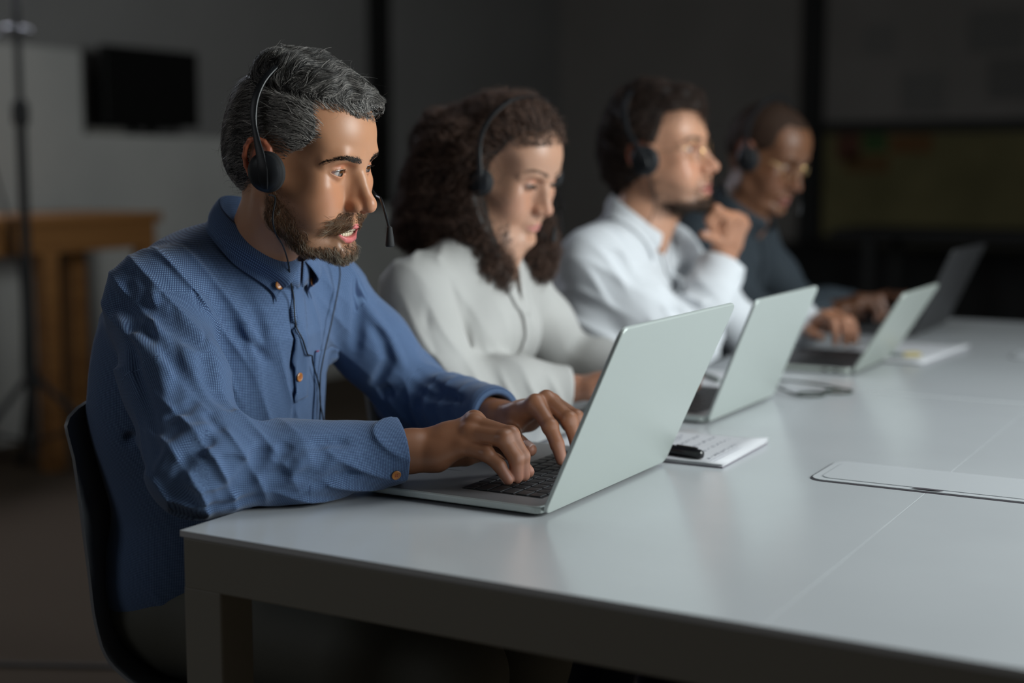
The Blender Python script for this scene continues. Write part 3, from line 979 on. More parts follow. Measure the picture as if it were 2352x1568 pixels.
def eyeball(H, q, look, parent, iris=(.09, .035, .012)):
    """white, iris and pupil of one eye; look = (left, up) in degrees"""
    n = 22; m = 28; V = []; T = []
    Mr = H.M @ np.array(Matrix.Rotation(R(look[0]), 3, 'Z') @ Matrix.Rotation(R(-look[1]), 3, 'Y'))
    c = H.p(.0750, .0313 * q, 0)
    r = .0132 * H.s; F = []
    for i in range(n + 1):
        a = math.pi * .62 * (i / n) ** 1.3
        rr = r * (1 + .05 * math.exp(-(a / .42) ** 2))
        for j in range(m):
            t = 2 * math.pi * j / m
            V.append(c + Mr @ (rr * V3((math.cos(a), math.sin(a) * math.cos(t), math.sin(a) * math.sin(t)))))
            if a < .17: T.append((.004, .004, .004))
            elif a < .46: 
                k = .75 + .5 * random.random(); T.append(tuple(k * v * (.5 if a > .41 else 1) for v in iris))
            else: T.append((.50, .44, .41) if a < .8 else (.45, .27, .24))
    for i in range(n):
        for j in range(m):
            F.append((i * m + j, i * m + (j + 1) % m, (i + 1) * m + (j + 1) % m, (i + 1) * m + j))
    me = mesh_of('eye', np.array(V), np.array(F)); set_tint(me, np.array(T))
    return link_mesh('eye', me, EYE, parent)
EYE = vcol_color(principled('eye_wet', (.6, .6, .6), .06, spec=.7))

def grad(prims, P, e=.0008):
    P = P.astype(F32); g = np.zeros((len(P), 3))
    for a in range(3):
        d = np.zeros(3, F32); d[a] = e
        g[:, a] = (evalf(prims, P + d) - evalf(prims, P - d)) / (2 * e)
    return g / (np.linalg.norm(g, axis=1, keepdims=True) + 1e-9)

def stick(prims, P, off, both=True, it=3):
    """move points to the distance off from the surface (both=False: only push out)"""
    P = np.array(P, float); off = np.asarray(off, float)
    for _ in range(it):
        d = evalf(prims, P.astype(F32)).astype(float); n = grad(prims, P)
        m = off - d
        if not both: m = np.maximum(m, 0)
        P = P + n * np.clip(m, -.02, .02)[:, None]
    return P

def near_prims(prims, pts, pad=.03):
    pts = np.asarray(pts); c = (pts.min(0) + pts.max(0)) / 2; r = np.linalg.norm(pts.max(0) - pts.min(0)) / 2
    return [q for q in prims if np.linalg.norm(q.c - c) < r + q.rad + pad]

def groom(prims, V, N, pick, count, flow, length, steps, lift, rad, tint, name, parent, mat, noise=.25, clump=0.0, seed=1, off0=-.0008, curl=None):
    """grow strands over a surface: V, N surface points and normals, pick weights, flow(points, normals) -> direction"""
    g = np.random.default_rng(seed)
    w = pick / pick.sum()
    idx = g.choice(len(V), count, p=w)
    P = V[idx] + g.normal(0, .0006, (count, 3)); nrm = N[idx]
    L = length(V[idx]) if callable(length) else np.full(count, length)
    L = L * g.uniform(.7, 1.15, count)
    lf = lift(V[idx]) if callable(lift) else np.full(count, lift)
    pts = [P]; st = L / steps
    jit = g.normal(0, noise, (count, 3))
    top = g.uniform(0, 1, count)
    for k in range(steps):
        d = flow(P, nrm) + jit
        d = d / (np.linalg.norm(d, axis=1, keepdims=True) + 1e-9)
        nr = grad(prims, P)
        d = d - nr * (d * nr).sum(1, keepdims=True) * .9
        d = d / (np.linalg.norm(d, axis=1, keepdims=True) + 1e-9)
        P = P + d * st[:, None]
        t = (k + 1) / steps
        want = off0 + lf * t * (.35 + .65 * top) 
        dd = evalf(prims, P.astype(F32)).astype(float)
        P = P + nr * ((want - dd) * .8)[:, None]
        nrm = nr
        pts.append(P)
    S = np.stack(pts, 1)
    if curl is not None:
        amp, wl = curl
        s = np.linspace(0, 1, steps + 1)[None, :] * L[:, None]; ph = g.uniform(0, 6.28, (count, 1))
        T = np.gradient(S, axis=1); T /= np.linalg.norm(T, axis=2, keepdims=True) + 1e-9
        U = np.cross(T, np.array([.3, .5, .8])); U /= np.linalg.norm(U, axis=2, keepdims=True) + 1e-9; W = np.cross(T, U)
        a = amp * np.clip(s / .01, 0, 1) * g.uniform(.6, 1.4, (count, 1)); w_ = 2 * math.pi / wl * g.uniform(.8, 1.25, (count, 1))
        S = S + U * (a * np.cos(s * w_ + ph))[:, :, None] + W * (a * np.sin(s * w_ + ph))[:, :, None]
    taper = np.linspace(1, .35, steps + 1)[None, :] * np.ones((count, 1))
    r_ = rad * g.uniform(.7, 1.3, count)[:, None] * taper
    return strands_mesh(name, S, r_, mat, parent, tint(V[idx], g))

def vnormals(V, Q):
    n = np.cross(V[Q[:, 2]] - V[Q[:, 0]], V[Q[:, 3]] - V[Q[:, 1]])
    out = np.zeros_like(V)
    for j in range(4):
        for a in range(3): out[:, a] += np.bincount(Q[:, j], n[:, a], len(V))
    return out / (np.linalg.norm(out, axis=1, keepdims=True) + 1e-12)

def varea(V, Q):
    n = np.linalg.norm(np.cross(V[Q[:, 2]] - V[Q[:, 0]], V[Q[:, 3]] - V[Q[:, 1]]), axis=1) / 2
    out = np.zeros(len(V))
    for j in range(4): out += np.bincount(Q[:, j], n, len(V))
    return out

# ---- hands
def finger_ik(root, tip, lens, up, share=.62):
    """joint points of a finger from knuckle to tip, bent in the plane of the target and up"""
    root = V3(root); tip = V3(tip); d = tip - root; D = np.linalg.norm(d); fd = d / D
    upv = V3(up) - fd * (V3(up) @ fd); upv /= np.linalg.norm(upv)
    def pts(b):
        a = 0; out = [np.zeros(2)]; p = np.zeros(2)
        for i, l in enumerate(lens):
            p = p + l * np.array([math.cos(a), -math.sin(a)]); out.append(p)
            a += b if i == 0 else b * share
        return out
    lo, hi = 0.0, 2.2
    D = min(D, sum(lens) * .999)
    for _ in range(40):
        mid = (lo + hi) / 2
        if np.linalg.norm(pts(mid)[-1]) > D: lo = mid
        else: hi = mid
    p = pts(lo); e = p[-1] / (np.linalg.norm(p[-1]) + 1e-9); nrm = np.array([-e[1], e[0]])
    return [root + fd * float(q @ e) + upv * float(q @ nrm) for q in p]

FL = {'index': (.044, .026, .022), 'middle': (.049, .029, .023), 'ring': (.045, .028, .023), 'pinky': (.035, .021, .020)}
def hand_prims(wr, mcps, tips, thumb, up, s=1.0, fat=1.0, forearm=None):
    """wr wrist centre; mcps/tips dicts of knuckles and fingertips; thumb = [cmc, mcp, ip, tip]"""
    P = []; nails = []; wr = V3(wr); k = .006 * s
    order = ['index', 'middle', 'ring', 'pinky']
    up = V3(up)
    rr = {'index': .0098, 'middle': .0100, 'ring': .0094, 'pinky': .0082}
    side = V3(mcps['index']) - V3(mcps['pinky']); side /= np.linalg.norm(side)
    for i, f in enumerate(order):
        m = V3(mcps[f]); r = rr[f] * s * fat
        w0 = wr + side * (.013 - .0087 * i) * s
        mid = w0 * .45 + m * .55 - up * .004 * s
        P += [cone(w0, mid, .0150 * s, .0135 * s, .010 * s), cone(mid, m - up * .002 * s, .0135 * s, .0112 * s, .009 * s)]
    for i, f in enumerate(order):
        m = V3(mcps[f]); r = rr[f] * s * fat
        P.append(ball(m + up * .0005 * s, r * 1.12, .006 * s))
        J = finger_ik(m, tips[f], [l * s for l in FL[f]], up)
        P += [cone(J[0], J[1], r * 1.08, r * .98, .004 * s), cone(J[1], J[2], r * .96, r * .86, .0035 * s), cone(J[2], J[3], r * .86, r * .70, .003 * s)]
        P.append(ball(J[1] + (J[1] - (J[0] + J[2]) / 2) * .05, r * 1.03, .003 * s))
        P.append(crease([J[2] + np.cross(J[3] - J[2], up) * 5 * r * .1, J[2]], .001 * s, -.0003 * s))
        d = J[3] - J[2]; d /= np.linalg.norm(d); sd = np.cross(d, J[1] - J[2]); sd /= np.linalg.norm(sd); nn = np.cross(sd, d)
        if nn @ (J[1] - J[2]) < 0: nn = -nn
        nails.append((J[3], d, nn, r * .70))
    # heel and thumb
    c, m, ip, tp = [V3(q) for q in thumb]
    P += [cone(wr, c, .017 * s, .0165 * s, .012 * s), cone(c, m, .0165 * s, .0125 * s, .010 * s), cone(m, ip, .0118 * s, .0105 * s, .004 * s), cone(ip, tp, .0105 * s, .0088 * s, .003 * s)]
    P.append(cone(c, V3(mcps['index']) - up * .008 * s, .0125 * s, .010 * s, .012 * s))
    P.append(cone(wr - up * .004 * s, V3(mcps['pinky']) * .55 + wr * .45 - up * .012 * s, .019 * s, .0155 * s, .012 * s))
    P.append(cone(V3(mcps['pinky']) * .5 + wr * .5 - up * .006 * s, V3(mcps['ring']) - up * .010 * s, .015 * s, .011 * s, .010 * s))
    d = tp - ip; d /= np.linalg.norm(d); sd = np.cross(d, up); sd /= np.linalg.norm(sd) + 1e-9; nn = np.cross(sd, d)
    if nn @ up < 0: nn = -nn
    nails.append((tp, d, nn, .0088 * s))
    if forearm is not None:
        fa = V3(forearm); dd = fa - wr
        P += [cone(wr, wr + dd * .25, .0215 * s, .024 * s, .012 * s), cone(wr + dd * .25, fa, .024 * s, .040 * s, .02 * s)]
        sv = side * .007 * s
        P += [cone(wr + sv, wr + sv + dd * .2, .0195 * s, .022 * s, .01 * s), cone(wr - sv, wr - sv + dd * .2, .0195 * s, .022 * s, .01 * s)]
    return P, nails

def nail_mesh(nails, parent, mat):
    for tip, d, nn, r in nails:
        sd = np.cross(d, nn); V = []; F = []; a = 7; b = 7
        for i in range(a):
            for j in range(b):
                u = -1 + 2 * i / (a - 1); v = -1 + 2 * j / (b - 1)
                w = r * .80 * (1 - .18 * max(0, u) ** 2)
                p = tip + d * (-r * .30 + u * r * .80) + sd * w * 1.1 * math.sin(v * 1.05) + nn * (r * (1.06 - .05 * u) * math.cos(v * 1.0) * (1 - .10 * max(0, u) ** 2) + .0003)
                V.append(p)
        for i in range(a - 1):
            for j in range(b - 1):
                F.append((i * b + j, (i + 1) * b + j, (i + 1) * b + j + 1, i * b + j + 1))
        me = mesh_of('fingernail', np.array(V), np.array(F)); o = link_mesh('fingernail', me, mat, parent)
        md = o.modifiers.new('thickness', 'SOLIDIFY'); md.thickness = .0007; md.offset = 0
NAIL = principled('nail', (.52, .33, .27), .25, spec=.6)

def arm_uv(V, chains, torso_c):
    """cloth coordinates: along and around the nearest sleeve, or across and up the torso"""
    uv = np.stack([np.arctan2(V[:, 1] - .335, V[:, 0] + .27) * .17, V[:, 2] + .1 * V[:, 0]], 1)
    best = np.full(len(V), 9.0)
    for pts, rr, start in chains:
        acc = 0
        for i in range(len(pts) - 1):
            a = V3(pts[i]); b = V3(pts[i + 1]); ab = b - a; L = np.linalg.norm(ab); ax = ab / L
            t = (V - a) @ ax; tc = np.clip(t, 0, L); q = V - a - tc[:, None] * ax; d = np.linalg.norm(q, axis=1)
            s1 = np.cross(ax, [0.1, .3, 1]); s1 /= np.linalg.norm(s1); s2 = np.cross(ax, s1)
            ang = np.arctan2(q @ s2, q @ s1)
            on = (d < rr) & (d < best) & ((t > start) if i == 0 else (t > -.02))
            uv[on] = np.stack([ang * .052, acc + t], 1)[on]; best[on] = d[on]
            acc += L
    return uv

def headset(H, parent_label, mic_q=1, mic=(.118, .035, -.085), label='', boom=True, sz=1.0, lean=0.0, group='black telephone headsets', detail=1, top=.136, wy=.0, dx=.0):
    """thin band over the crown, round pads on both ears, boom to the mouth; a thing of its own worn on the head"""
    blk = HEADSET; b = thing('headset', label, 'headset', (0, 0, 0), group=group)
    def W(pts): return [Vector(H.p(q[0] + dx, q[1], q[2])) for q in pts]
    side = [(.0235, .1010, -.027, .0060), (.0225, .1040, -.018, .0090), (.020, .1045, -.004, .0098), (.013, .1020, .012, .0080), (.003, .0985, .029, .0058), (-.006, .0950, .046, .0048), (-.012, .0915, .062, .0062), (-.0155, .0850, .081, .0064), (-.016, .073, .100, .0058), (-.015, .054, .116, .0055), (-.014, .030, .127, .0055)]
    pts = [(a + lean * max(0, c_) / .13, (b_ + wy) , c_ * (top / .136) if c_ > 0 else c_, w_) for a, b_, c_, w_ in side]
    full = [(a, b_, c_, w_) for a, b_, c_, w_ in pts] + [(-.014 + lean, 0, top - .004, .0055)] + [(a, -b_, c_, w_) for a, b_, c_, w_ in reversed(pts)]
    A = catmull(W([q[:3] for q in full]), 4); wds = [float(v) for v in np.interp(np.arange(len(A)) / 4, np.arange(len(full)), [q[3] for q in full])]
    m = MB(); n = len(A); V = []; F = []
    up = Vector(H.M @ V3((1, 0, 0)))
    for i, p in enumerate(A):
        d = (A[min(i + 1, n - 1)] - A[max(i - 1, 0)]).normalized(); u2 = (up - d * up.dot(d)).normalized(); nrm = d.cross(u2).normalized()
        wd = wds[i] * sz
        for k in range(10):
            t = 2 * math.pi * k / 10; V.append(p + u2 * math.copysign(abs(math.cos(t)) ** .6, math.cos(t)) * wd + nrm * math.sin(t) * .0024 * sz)
    for i in range(n - 1):
        for k in range(10): F.append((i * 10 + k, i * 10 + (k + 1) % 10, i * 10 + 10 + (k + 1) % 10, i * 10 + 10 + k))
    F.append(tuple(range(9, -1, -1))); F.append(tuple((n - 1) * 10 + k for k in range(10)))
    m.add(V, F); m.build('headband', blk, b, True)
    for q in (1, -1):
        Mx = Matrix([list(r) for r in (H.M @ np.array(Matrix.Rotation(R(-90 * q), 3, 'X') @ Matrix.Rotation(0, 3, 'Z')))])
        c0 = H.p(.0165 + dx, (.0815 + wy) * q, -.0085)
        m = MB(); m.lathe(c0, [(.010, 0), (.026 * sz, .001), (.031 * sz, .005), (.0315 * sz, .010), (.028 * sz, .0135), (.02, .0135)], 32, Mx); m.build('ear_cushion', FOAM, b, True)
        m = MB(); m.lathe(c0, [(.02, .0125), (.0285 * sz, .0130), (.0290 * sz, .0165), (.0255 * sz, .0205), (.018 * sz, .0228), (.008, .0236), (.002, .0238)], 32, Mx); m.build('ear_cup', blk, b, True)
    if boom:
        q = mic_q
        pts = [(.020, .102 * q, -.018), (.045, .094 * q, -.032), (.080, .072 * q, -.042), (mic[0] - .030, mic[1] + .018 * q, mic[2] + .033), (mic[0] - .012, mic[1] + .005 * q, mic[2] + .018), (mic[0], mic[1], mic[2])]
        m = MB(); m.tube(catmull(W(pts), 8), .0017, 8); bo = m.build('microphone_boom', blk, b, True)
        a = Vector(H.p(*mic)); d = (Vector(H.p(mic[0] + .006, mic[1] - .004 * q, mic[2] - .020)) - a).normalized(); rot = d.to_track_quat('Z', 'Y').to_matrix()
        m = MB(); m.lathe(a, [(.0014, -.006), (.0034, -.004), (.0044, .004), (.0056, .015), (.0058, .019), (.0050, .0208), (.001, .0212)], 20, rot); m.build('microphone', FOAM, bo, True)
    return b
HEADSET = principled('headset_plastic', (.010, .011, .013), .40, spec=.30)
FOAM = noise_bump(principled('headset_foam', (.010, .010, .011), .75), 1500, .3, .0006)
# ------------------------------------------------------------------ the bearded man in the blue shirt
def man_in_blue():
    H = head_frame((-.040, .287, 1.1665), 3, 12, 5, 0.99)
    base = (.50, .245, .135)
    hp = head_prims(H, open_=1.0, lid=.80, nose=1.05)
    nb = V3((-.150, .322, 1.030))
    hp += [cone(H.p(-.014, 0, -.045), nb, .050, .043, .03), cone(H.p(.020, .0, -.080), nb + V3((.006, 0, -.01)), .026, .022, .03)]
    hp += [cone(H.p(-.012, .055, -.045), nb + V3((.020, .008, -.01)), .013, .010, .012), cone(H.p(-.012, -.055, -.045), nb + V3((.018, -.008, -.01)), .013, .010, .012)]
    chestp = [cone(nb - V3((.005, 0, .02)), (-.20, .335, .88), .040, .09, .02), cone((-.20, .18, .97), (-.17, .48, .965), .04, .04, .04), ell((-.21, .335, .80), (.09, .14, .2), None, .05)]
    V1, Q1 = surface(hp + [cone(nb, (-.20, .33, .94), .040, .05, .03)], .00125, clip=(V3((-.4, 0, .98)), V3((.2, .6, 1.5))))
    V1 = relax(V1, Q1, 1, .4)
    tint1 = head_tint(H, V1, base, (.60, .15, .15), stubble=((.13, .07, .038), .55), open_=1.0)
    # hands
    up = V3((0, 0, 1))
    rh, n1 = hand_prims((.126, .288, .795), dict(index=(.184, .352, .829), middle=(.192, .338, .827), ring=(.193, .324, .817), pinky=(.188, .311, .802)),
                        dict(index=(.258, .362, .768), middle=(.261, .345, .767), ring=(.258, .332, .766), pinky=(.253, .319, .765)),
                        [(.145, .312, .786), (.172, .350, .782), (.196, .382, .786), (.212, .405, .779)], up, 1.05, 1.12, forearm=(-.03, .10, .79))
    lh, n2 = hand_prims((.128, .514, .803), dict(index=(.205, .478, .835), middle=(.212, .497, .838), ring=(.210, .516, .832), pinky=(.200, .534, .822)),
                        dict(index=(.262, .447, .768), middle=(.272, .475, .767), ring=(.270, .503, .767), pinky=(.262, .530, .767)),
                        [(.150, .498, .796), (.176, .465, .790), (.198, .448, .784), (.218, .440, .779)], up, 1.03, 1.08, forearm=(-.06, .60, .80))
    V2, Q2 = surface(rh + lh, .00125); V2 = relax(V2, Q2, 1, .4)
    arm = [cone((-.195, .178, .980), (-.042, .085, .798), .045, .038, .03), cone((-.042, .085, .798), (.035, .180, .789), .038, .030, .03), cone((-.165, .505, .965), (-.080, .612, .802), .045, .036, .03), cone((-.080, .612, .802), (.015, .575, .797), .036, .030, .03)]
    legs = [ell((-.25, .335, .56), (.11, .16, .1), None, .05)]
    for y, kx in ((.25, .22), (.42, .215)):
        legs += [cone((-.22, y, .53), (kx, y, .52), .07, .055, .04), cone((kx, y, .52), (kx - .02, y - .01, .10), .045, .030, .03)]
    V3_, Q3 = surface(chestp + arm + legs, .008)
    VV = np.concatenate([V1, V2, V3_]); QQ = np.concatenate([Q1, Q2 + len(V1), Q3 + len(V1) + len(V2)])
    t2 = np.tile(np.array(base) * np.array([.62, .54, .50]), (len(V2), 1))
    nrm = np.zeros(len(V2))
    for tip, d, nn, r in n1 + n2:
        w = np.exp(-(np.linalg.norm(V2 - tip, axis=1) / .016) ** 2)[:, None] * .45; t2 = t2 * (1 - w) + np.array((.52, .24, .17)) * w
    t3 = np.tile(np.array(base), (len(V3_), 1))
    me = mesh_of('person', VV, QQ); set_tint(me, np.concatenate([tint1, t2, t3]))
    body = link_mesh('person', me, skin_mat('skin_warm'))
    tag(body, 'bearded man with grey swept-back hair in a blue checked shirt typing on a laptop', 'person', 'people with headsets along the table')
    nail_mesh(n1 + n2, body, NAIL)
    for q in (1, -1): eyeball(H, q, (2, -10), body)
    # teeth
    m = MB()
    for k in range(-4, 5):
        a = k * .17; m.box(H.p(.0905 - .012 * (1 - math.cos(a * 1.5)), .0052 * k * .95, -.0752 - .0005 * abs(k)), (.0035, .0050, .0080), rot=Matrix([list(r) for r in (H.M @ rotm(0, 0, math.degrees(a) * 1.1))]), bev=.0012)
    for k in range(-3, 4):
        a = k * .15; m.box(H.p(.0875 - .010 * (1 - math.cos(a * 1.5)), .0045 * k, -.0845), (.003, .0042, .006), rot=Matrix([list(r) for r in (H.M @ rotm(0, 0, math.degrees(a) * 1.1))]), bev=.0012)
    m.build('teeth', principled('tooth_enamel', (.66, .58, .42), .25), body, True)
    return H, body, hp, (V1, Q1)

HA, manA, hpA, skinA = man_in_blue()
FOLDS_A = [
    (-1, 0.012, 0.01, [(-0.207, 0.114, 0.991), (-0.172, 0.106, 0.979), (-0.139, 0.112, 0.977), (-0.086, 0.116, 0.948), (-0.065, 0.124, 0.931)]),
    (1, 0.008, 0.006, [(-0.196, 0.107, 0.97), (-0.145, 0.087, 0.946), (-0.095, 0.074, 0.921), (-0.064, 0.076, 0.9)]),
    (-1, 0.01, 0.008, [(-0.145, 0.101, 0.966), (-0.095, 0.084, 0.934), (-0.053, 0.084, 0.895), (-0.014, 0.081, 0.863)]),
    (-1, 0.007, 0.006, [(-0.059, 0.043, 0.856), (-0.039, 0.061, 0.869), (-0.04, 0.083, 0.882)]),
    (-1, 0.008, 0.012, [(-0.021, 0.079, 0.867), (-0.006, 0.075, 0.856), (0.006, 0.074, 0.844)]),
    (1, 0.008, 0.006, [(-0.051, 0.018, 0.798), (-0.032, 0.025, 0.828), (-0.015, 0.047, 0.847), (-0.004, 0.068, 0.852)]),
    (-1, 0.009, 0.01, [(-0.023, 0.021, 0.793), (-0.008, 0.032, 0.823), (0.005, 0.065, 0.842)]),
    (-1, 0.011, 0.011, [(0.011, 0.055, 0.77), (0.028, 0.077, 0.781), (0.037, 0.096, 0.806), (0.037, 0.114, 0.824)]),
    (-1, 0.008, 0.006, [(0.042, 0.103, 0.789), (0.056, 0.121, 0.789), (0.073, 0.138, 0.786), (0.089, 0.171, 0.771)]),
    (-1, 0.008, 0.007, [(0.049, 0.116, 0.804), (0.053, 0.126, 0.816), (0.054, 0.136, 0.825)]),
    (-1, 0.007, 0.006, [(0.073, 0.154, 0.82), (0.082, 0.174, 0.821), (0.096, 0.199, 0.817)]),
    (1, 0.006, 0.004, [(0.086, 0.158, 0.792), (0.098, 0.187, 0.803), (0.108, 0.209, 0.807)]),
    (-1, 0.006, 0.005, [(0.072, 0.142, 0.77), (0.093, 0.175, 0.779), (0.108, 0.204, 0.783)]),
    (-1, 0.0035, 0.0025, [(-0.16, 0.157, 1.034), (-0.134, 0.171, 1.014), (-0.115, 0.175, 0.983), (-0.086, 0.151, 0.949), (-0.066, 0.125, 0.932)]),
    (-1, 0.012, 0.008, [(-0.066, 0.125, 0.932), (-0.044, 0.108, 0.897), (-0.02, 0.108, 0.868)]),
    (-1, 0.01, 0.005, [(-0.116, 0.186, 0.982), (-0.11, 0.238, 0.937), (-0.095, 0.289, 0.891)]),
    (-1, 0.01, 0.005, [(-0.123, 0.252, 1.019), (-0.101, 0.26, 0.973), (-0.095, 0.277, 0.914)]),
    (1, 0.01, 0.004, [(-0.129, 0.224, 1.009), (-0.105, 0.247, 0.951), (-0.1, 0.273, 0.855)]),
    (-1, 0.01, 0.009, [(-0.088, 0.516, 0.926), (-0.075, 0.526, 0.898), (-0.072, 0.532, 0.869), (-0.102, 0.533, 0.826)]),
    (-1, 0.01, 0.01, [(-0.097, 0.541, 0.815), (-0.075, 0.544, 0.823)]),
    (-1, 0.01, 0.008, [(-0.105, 0.495, 0.992), (-0.098, 0.493, 0.941), (-0.108, 0.5, 0.882)]),
    (1, 0.01, 0.006, [(-0.095, 0.508, 0.953), (-0.078, 0.527, 0.913), (-0.058, 0.554, 0.853)]),
    (-1, 0.008, 0.006, [(-0.05, 0.554, 0.833), (-0.003, 0.534, 0.823), (0.048, 0.519, 0.82)]),
    (-1, 0.008, 0.006, [(-0.045, 0.57, 0.851), (0.016, 0.535, 0.831), (0.087, 0.502, 0.819)]),
    (-1, 0.009, 0.007, [(-0.252, 0.18, 0.804), (-0.077, 0.027, 0.797)]),
    (-1, 0.009, 0.006, [(-0.195, 0.129, 1.024), (-0.155, 0.092, 0.952), (-0.101, 0.056, 0.885), (-0.04, 0.019, 0.813)]),
    (1, 0.008, 0.005, [(-0.156, 0.134, 1.014), (-0.134, 0.111, 0.973), (-0.095, 0.077, 0.925), (-0.063, 0.056, 0.872)]),
    (-1, 0.008, 0.005, [(-0.124, 0.133, 0.983), (-0.085, 0.093, 0.935), (-0.058, 0.07, 0.886)]),
    (-1, 0.007, 0.006, [(-0.016, 0.041, 0.754), (0.009, 0.073, 0.753), (0.033, 0.108, 0.761)]),
    (1, 0.009, 0.006, [(0.059, 0.126, 0.777), (0.07, 0.137, 0.802), (0.078, 0.152, 0.811)]),
]
def cellnoise(L, wl, seed, dims=3):
    """smooth lock-like direction noise"""
    g = np.random.default_rng(seed); out = np.zeros((len(L), dims))
    for k in range(6):
        K = g.normal(0, 1, 3); K /= np.linalg.norm(K); K *= 2 * math.pi / (wl * g.uniform(.7, 1.5))
        ph = g.uniform(0, 6.28, dims); A = g.normal(0, 1, dims)
        out += A * np.sin((L @ K)[:, None] + ph)
    return out / 3

def hair_region_A(l):
    """>0 where hair grows, metres-like"""
    x, y, z = l.T; ay = np.abs(y)
    xb = np.interp(z, [-.06, -.03, 0, .012, .028, .044, .060, .075, .084, .1], [.022, .023, .026, .030, .056, .071, .069, .060, .056, .056])
    side = xb - x
    front = np.maximum(z - (.076 - .25 * np.maximum(.03 - ay, 0) + .1 * (ay - .03)), xb - x)
    r = front
    nape = z - np.interp(x, [-.1, -.05, -.02, .0], [-.060, -.062, -.050, -.030])
    r = np.minimum(r, np.where(x < .004, nape, z + .032))
    ear = np.sqrt(((x - .004) / 1.0) ** 2 + ((z + .003) / 1.2) ** 2) - .0285
    r = np.where((ay > .05), np.minimum(r, ear), r)
    return r

